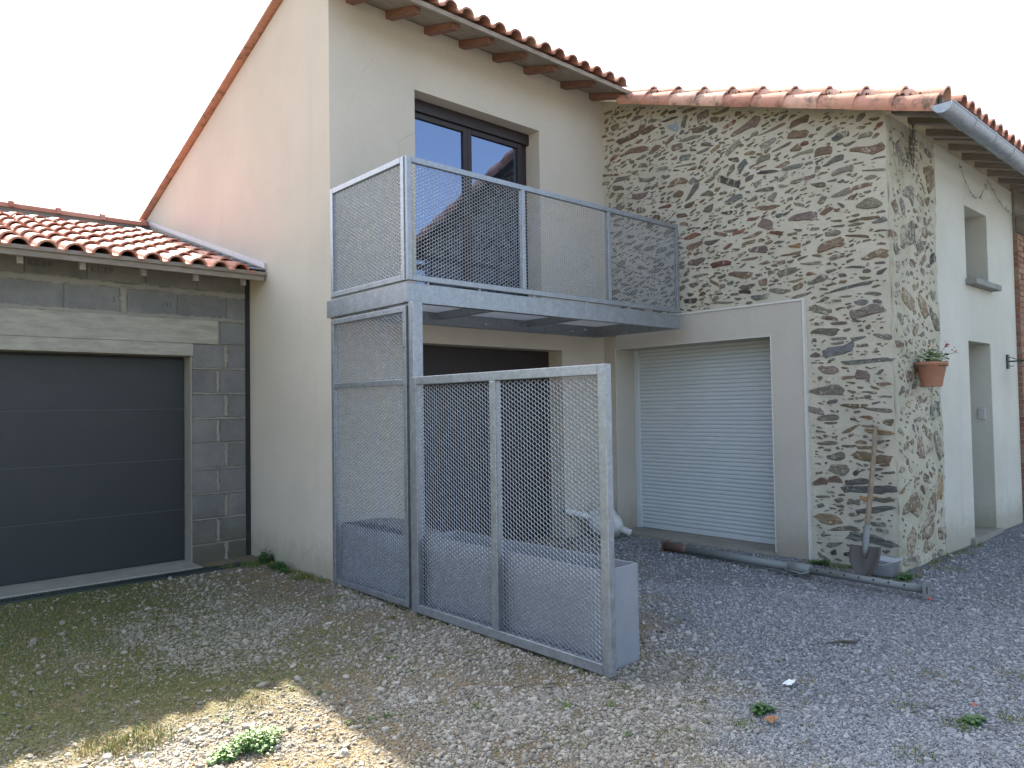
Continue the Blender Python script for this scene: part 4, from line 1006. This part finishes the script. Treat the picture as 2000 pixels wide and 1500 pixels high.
# sack and pipe behind the end of the gate
m_ = MB(); nu, nv = 22, 12; R = random.Random(4)
for j in range(nv+1):
    ph = math.pi*(j/nv)-math.pi/2
    for i in range(nu):
        th = 2*math.pi*i/nu; r_ = 1+.10*math.sin(3*th+2*ph)+.06*math.sin(7*th-3*ph)+R.uniform(-.03,.03)
        m_.v.append((6.26+.15*r_*math.cos(ph)*math.cos(th), 5.40+.21*r_*math.cos(ph)*math.sin(th), max(.0, .155+.165*r_*math.sin(ph))))
for j in range(nv):
    for i in range(nu): m_.f.append((j*nu+i, j*nu+(i+1)%nu, (j+1)*nu+(i+1)%nu, (j+1)*nu+i))
tag(m_.build('sack', M_SACK, None, origin=(6.28, 5.36, 0), smooth=True), 'crumpled white sack lying in the wall corner behind the gate', 'sack')
tag(MB().tube([(6.46, 5.20, .04), (6.22, 5.55, .20), (5.9, 5.66, .30)], .038, 14).build('plastic_pipe', M_PVC, None, origin=(6.46, 5.2, 0), smooth=True), 'white plastic pipe sloping to the ground beside the white sack', 'pipe')

# small litter
def crumple(name, c, s, mat, label, cat, seed, n=4):
    R = random.Random(seed); m = MB()
    for j in range(n+1):
        for i in range(n+3):
            m.v.append((c[0]+s[0]*(i/(n+2)-.5)+R.uniform(-.1,.1)*s[0]/n, c[1]+s[1]*(j/n-.5)+R.uniform(-.1,.1)*s[1]/n, c[2]+R.uniform(0,1)*s[2]))
    for j in range(n):
        for i in range(n+2):
            a = j*(n+3)+i; m.f += [(a, a+1, a+n+4), (a, a+n+4, a+n+3)]
    return tag(m.build(name, mat, None, origin=c), label, cat)
crumple('paper_scrap', (3.62, 1.905, .006), (.085, .035, .018), M_PAPER, 'crumpled white paper scrap on the blue gravel', 'litter', 1)
crumple('dry_leaf', (3.145, 1.75, .006), (.06, .05, .02), M_DEAD, 'orange brown dry leaf curled on the gravel', 'leaf', 2)
crumple('plastic_fragment', (5.86, 1.99, .006), (.035, .03, .012), M_REDP, 'small red fragment on the gravel at the plate end of the prop', 'litter', 3)
crumple('plastic_fragment', (3.98, 1.17, .006), (.03, .02, .01), M_REDP, 'small red fragment on the open gravel at lower right', 'litter', 5)
m_ = MB().tube([(4.36,2.06,.012), (4.44,2.0,.02), (4.50,1.95,.012), (4.58,1.95,.016)], [.004,.009,.010,.004], 7).tube([(4.44,2.0,.02), (4.43,1.95,.03)], .004, 6)
tag(m_.build('twig', M_WIRE, None, origin=(4.48,1.97,0)), 'dark crooked twig lying on the blue gravel', 'twig')

# ================================================================ GRAVEL (stuff): instanced stones
def blocked(x, y):
    b = (x > 3.09) & (y > 5.68)
    b |= (x > 6.64)
    b |= (y > 6.86)
    b |= (x > 3.11) & (x < 3.42) & (y > 2.69) & (y < 5.6)
    return b & ~((x > 6.64) & (y < 2.40))
def vnoise(x, y, s, seed):
    r = np.random.default_rng(seed); G = r.random((64, 64))
    X = (x*s) % 63; Y = (y*s) % 63; i = X.astype(int); j = Y.astype(int); fx = X-i; fy = Y-j; fx = fx*fx*(3-2*fx); fy = fy*fy*(3-2*fy)
    return (G[i,j]*(1-fx)+G[i+1,j]*fx)*(1-fy)+(G[i,j+1]*(1-fx)+G[i+1,j+1]*fx)*fy
def fbm(x, y, s, seed): return .55*vnoise(x+50, y+50, s, seed)+.3*vnoise(x+50, y+50, s*2.1, seed+1)+.15*vnoise(x+50, y+50, s*4.3, seed+2)
def in_view(x, y):
    dx, dy = x-0, y-0; a = np.degrees(np.arctan2(dy, dx))-47.73
    return (np.abs(a) < 50) & (np.hypot(dx, dy) > 1.6)
def zonef(x, y): return np.clip((x-.8*y-1.5+(fbm(x, y, 1.0, 3)-.5)*2.0+.35)/.9, 0, 1)
def mossf(x, y): return np.clip((2.9-x)/1.0, 0, 1)*np.clip((y-3.2)/1.0, 0, 1)*np.clip((fbm(x, y, 1.1, 9)-.36)/.15, 0, 1)
PX, PY, PS, PT = [], [], [], []
for (N_, d0, d1) in ((300000, 1.6, 3.9), (190000, 3.9, 6.2), (80000, 6.2, 11.0)):
    a = np.radians(47.73+rng.uniform(-50, 50, N_*2)); d = np.sqrt(rng.uniform(d0*d0, d1*d1, N_*2)); x, y = d*np.cos(a), d*np.sin(a)
    ok = (y > -1.2) & ~blocked(x, y) & (x < 12) ; x, y = x[ok][:N_], y[ok][:N_]
    z = zonef(x, y); mo = mossf(x, y); patch = np.clip((fbm(x, y, 1.8, 21)-.42)/.2, 0, 1)
    keep = rng.random(len(x)) < np.where(z > .5, .95, .22+.62*patch)*(1-.78*mo); x, y, z = x[keep], y[keep], z[keep]
    s = np.exp(rng.normal(0, 1, len(x))*np.where(z > .5, .38, .5))*np.where(z > .5, .0042, .0042)*(1.0 if d0 < 3 else 1.15 if d0 < 5 else 1.5)
    s = np.where(rng.random(len(x)) < .012, s*2.2, s)
    PX.append(x); PY.append(y); PS.append(np.clip(s, .002, .022)); PT.append(rng.random(len(x)))
PX, PY, PS, PT = map(np.concatenate, (PX, PY, PS, PT)); n = len(PX)
me = bpy.data.meshes.new('gravel'); me.vertices.add(n)
PZ = gh(PX, PY)+PS*.25
me.vertices.foreach_set('co', np.stack([PX, PY, PZ], -1).ravel())
at_ = me.attributes.new('siz', 'FLOAT_VECTOR', 'POINT')
at_.data.foreach_set('vector', np.stack([PS*rng.uniform(.8,1.5,n), PS*rng.uniform(.7,1.1,n), PS*rng.uniform(.4,.8,n)], -1).ravel())
at_ = me.attributes.new('ori', 'FLOAT_VECTOR', 'POINT')
at_.data.foreach_set('vector', np.stack([rng.normal(0,.35,n), rng.normal(0,.35,n), rng.uniform(0,6.28,n)], -1).ravel())
at_ = me.attributes.new('tint', 'FLOAT', 'POINT'); at_.data.foreach_set('value', PT)
grav = bpy.data.objects.new('gravel', me); reg(grav, None, (0,0,0)); grav['kind'] = 'stuff'
me.materials.append(M_PEB)
ng = bpy.data.node_groups.new('gravel_instances', 'GeometryNodeTree')
ng.interface.new_socket('Geometry', in_out='INPUT', socket_type='NodeSocketGeometry'); ng.interface.new_socket('Geometry', in_out='OUTPUT', socket_type='NodeSocketGeometry')
gi = ng.nodes.new('NodeGroupInput'); go = ng.nodes.new('NodeGroupOutput')
join = ng.nodes.new('GeometryNodeJoinGeometry')
for k in range(5):
    ico = ng.nodes.new('GeometryNodeMeshIcoSphere'); ico.inputs['Radius'].default_value = 1; ico.inputs['Subdivisions'].default_value = 1 if k else 2
    sp = ng.nodes.new('GeometryNodeSetPosition'); nz = ng.nodes.new('ShaderNodeTexNoise'); nz.noise_dimensions = '4D'
    nz.inputs['W'].default_value = k*3.7; nz.inputs['Scale'].default_value = 1.1
    sub = ng.nodes.new('ShaderNodeVectorMath'); sub.operation = 'SUBTRACT'; sub.inputs[1].default_value = (.5,.5,.5)
    mul = ng.nodes.new('ShaderNodeVectorMath'); mul.operation = 'SCALE'; mul.inputs['Scale'].default_value = 1.3
    ng.links.new(nz.outputs['Color'], sub.inputs[0]); ng.links.new(sub.outputs[0], mul.inputs[0]); ng.links.new(mul.outputs[0], sp.inputs['Offset'])
    ng.links.new(ico.outputs['Mesh'], sp.inputs['Geometry'])
    sm = ng.nodes.new('GeometryNodeSetMaterial'); sm.inputs['Material'].default_value = M_PEB; ng.links.new(sp.outputs[0], sm.inputs['Geometry'])
    sh_ = ng.nodes.new('GeometryNodeSetShadeSmooth'); sh_.inputs['Shade Smooth'].default_value = False; ng.links.new(sm.outputs[0], sh_.inputs[0])
    g2 = ng.nodes.new('GeometryNodeGeometryToInstance'); ng.links.new(sh_.outputs[0], g2.inputs[0]); ng.links.new(g2.outputs[0], join.inputs[0])
iop = ng.nodes.new('GeometryNodeInstanceOnPoints'); iop.inputs['Pick Instance'].default_value = True
def na(nm, ty):
    x = ng.nodes.new('GeometryNodeInputNamedAttribute'); x.data_type = ty; x.inputs['Name'].default_value = nm; return x.outputs[0]
ng.links.new(gi.outputs[0], iop.inputs['Points']); ng.links.new(join.outputs[0], iop.inputs['Instance'])
ng.links.new(na('ori', 'FLOAT_VECTOR'), iop.inputs['Rotation']); ng.links.new(na('siz', 'FLOAT_VECTOR'), iop.inputs['Scale'])
ng.links.new(iop.outputs[0], go.inputs[0])
md = grav.modifiers.new('gravel', 'NODES'); md.node_group = ng

# ================================================================ GRASS, STRAW, WEEDS
R = random.Random(33)
def blade(m, x, y, h, lean, az, w_=.003, z0=None):
    z0 = float(gh(x, y)) if z0 is None else z0; dx, dy = math.cos(az), math.sin(az); px, py = -dy*w_/2, dx*w_/2
    mx, my = x+dx*lean*.35, y+dy*lean*.35; ex, ey = x+dx*lean, y+dy*lean
    m.add([(x-px,y-py,z0),(x+px,y+py,z0),(mx+px*.8,my+py*.8,z0+h*.65),(mx-px*.8,my-py*.8,z0+h*.65),(ex,ey,z0+h)], [(0,1,2,3),(3,2,4)])
gm = MB(); gs = MB()
def tuft(x, y, r, n, h, dry=.3, w_=.003):
    for _ in range(n):
        a = R.uniform(0, 6.28); q = r*math.sqrt(R.random()); hh = h*R.uniform(.5, 1.2)
        blade(gs if R.random() < dry else gm, x+q*math.cos(a), y+q*math.sin(a), hh, hh*R.uniform(.2, 1.1), R.uniform(0, 6.28), w_)
# mossy grass zone at left
for _ in range(7500):
    x = R.uniform(.3, 3.0); y = R.uniform(3.3, 6.85)
    if float(mossf(np.array([x]), np.array([y]))[0]) < R.random()*.9: continue
    tuft(x, y, .035, 9, R.uniform(.006, .018), .35, .0022)
# scattered little tufts
for (x, y, r, n_, h, dr_) in ((1.0,3.58,.14,420,.05,.45),(.86,3.66,.10,220,.045,.5),(1.52,3.66,.10,120,.035,.6),(2.25,2.75,.10,120,.02,.4),(3.0,2.45,.10,120,.02,.3),(3.05,2.1,.07,90,.02,.3),(2.4,2.3,.12,160,.02,.3),(2.75,1.95,.12,160,.02,.4),
        (3.26,1.86,.05,90,.03,.1),(3.05,1.82,.06,120,.02,.2),(3.72,1.88,.06,70,.015,.6),(3.75,1.40,.06,90,.02,.2),(3.70,1.15,.07,130,.025,.1),(3.3,1.2,.08,140,.022,.15),(3.95,1.0,.07,100,.025,.2),(2.9,1.5,.15,160,.015,.6),
        (2.6,1.7,.12,120,.018,.6),(3.5,2.5,.10,120,.02,.3),(3.65,2.95,.10,130,.02,.3),(3.3,2.35,.06,70,.02,.3),(6.45,3.2,.08,120,.03,.2),(6.5,2.95,.09,120,.03,.2),(6.25,2.40,.13,260,.03,.2),(7.1,2.25,.1,120,.02,.3),(6.6,2.38,.09,150,.03,.1),
        (2.9,4.1,.12,220,.02,.3),(2.8,5.2,.12,200,.025,.3),(2.95,6.0,.10,260,.04,.2),(3.0,6.6,.08,200,.05,.1),(2.9,6.85,.12,300,.05,.1),(2.7,6.95,.08,160,.03,.2),(4.3,1.45,.06,60,.02,.5),(4.6,1.2,.08,80,.02,.5),(7.9,2.3,.08,80,.02,.3)):
    tuft(x, y, r, n_, h, dr_)
# scattered short straw over the pale gravel
for _ in range(14000):
    x = R.uniform(.4, 4.2); y = R.uniform(.9, 6.6)
    if float(zonef(np.array([x]), np.array([y]))[0]) > .5: continue
    if float(fbm(np.array([x]), np.array([y]), 1.8, 21)[0]) > .55+R.random()*.2: continue
    a = R.uniform(0, 6.28); L = R.uniform(.012, .04)
    blade(gs, x, y, R.uniform(.002,.012), L, a, .0018, float(gh(x, y))+.004)
for _ in range(260):
    x = R.uniform(1.6, 4.6); y = R.uniform(.9, 4.6)
    if bool(blocked(np.array([x]), np.array([y]))[0]): continue
    tuft(x, y, R.uniform(.02,.05), 14, R.uniform(.008,.02), .4)
for _ in range(9000):
    x = R.uniform(.5, 1.9); y = R.uniform(2.2, 3.8); v_ = float(fbm(np.array([x]), np.array([y]), 2.6, 77)[0])
    if v_ < .42+R.random()*.12: continue
    blade(gs, x, y, R.uniform(.003,.012), R.uniform(.012,.045), R.uniform(0,6.28), .0018, float(gh(x, y))+.004)
for _ in range(70):
    x = R.uniform(1.3, 4.6); y = R.uniform(1.0, 6.4); q0 = R.uniform(.02, .055)
    if bool(blocked(np.array([x]), np.array([y]))[0]) or float(zonef(np.array([x]), np.array([y]))[0]) > .7: continue
    for _k in range(int(700*q0)):
        a = R.uniform(0, 6.28); q = q0*math.sqrt(R.random())*(.6+.4*math.sin(a*3+x*9)); leaf(gm, (x+q*math.cos(a), y+q*math.sin(a), float(gh(x, y))+R.uniform(.003,.018)), R.uniform(.003,.007), R.uniform(-1,1), R.uniform(0,6.28), 5)
for _ in range(260):
    t_ = R.random(); side_ = R.random()
    if side_ < .35: x, y = 3.07+R.uniform(-.08,.0), 5.72+1.2*t_
    elif side_ < .6: x, y = 6.60+R.uniform(-.06,.02), 2.45+.8*t_
    elif side_ < .8: x, y = 6.7+1.8*t_, 2.44+R.uniform(-.08,.0)
    else: x, y = 3.05+R.uniform(-.05,.02), 2.6+3.0*t_
    tuft(x, y, .03, 10, R.uniform(.012,.045), .35)
o = gm.build('grass', M_GRASS, None); o['kind'] = 'stuff'
o = gs.build('dry_grass', M_STRAW, None); o['kind'] = 'stuff'
def weed(name, cx, cy, rx, ry, n_, h, mat, label, lr=(.007, .013)):
    m = MB(); st = MB()
    for _ in range(n_):
        a = R.uniform(0, 6.28); q = math.sqrt(R.random()); q *= .72+.28*math.sin(a*3+cx*9)+.14*math.sin(a*7); x = cx+rx*q*math.cos(a); y = cy+ry*q*math.sin(a); z = h*R.uniform(.1, 1)*(1.1-q*.7)*R.uniform(.5,1.3)
        leaf(m, (x, y, z), R.uniform(*lr), R.uniform(-1.2, 1.2), R.uniform(0, 6.28), 6)
        if R.random() < .25: st.tube([(x+R.uniform(-.01,.01), y, -.01), (x, y, z)], .001, 4)
    t = thing(name, label, 'plant', (cx, cy, 0)); m.build('leaves', mat, t); st.build('stem', M_LEAF, t)
weed('clover_patch', 1.34, 3.17, .17, .10, 620, .07, M_LEAF2, 'bright green leafy clover patch in the sunlit gravel at bottom left', (.004, .010))
weed('ground_weed', 1.20, 3.15, .07, .05, 90, .03, M_LEAF2, 'small pale green weed just left of the clover patch')
weed('ground_weed', 3.02, 6.86, .09, .12, 260, .13, M_LEAF, 'leafy dark weed growing at the foot of the cream gable by the block pier')
weed('ground_weed', 2.98, 6.45, .06, .22, 260, .07, M_LEAF, 'low dark weed strip along the foot of the cream gable wall')
weed('ground_weed', 3.22, 1.84, .07, .05, 120, .03, M_LEAF, 'small green weed beside the orange leaf on the gravel')
weed('ground_weed', 3.78, 1.12, .07, .05, 120, .03, M_LEAF, 'small green weed on the blue gravel near the bottom edge')
weed('ground_weed', 6.42, 2.36, .14, .06, 240, .04, M_LEAF, 'green weeds at the foot of the stone corner by the clear tub')
weed('ground_weed', 6.52, 3.1, .08, .10, 160, .04, M_LEAF, 'green weeds at the foot of the wall between surround and shovel')
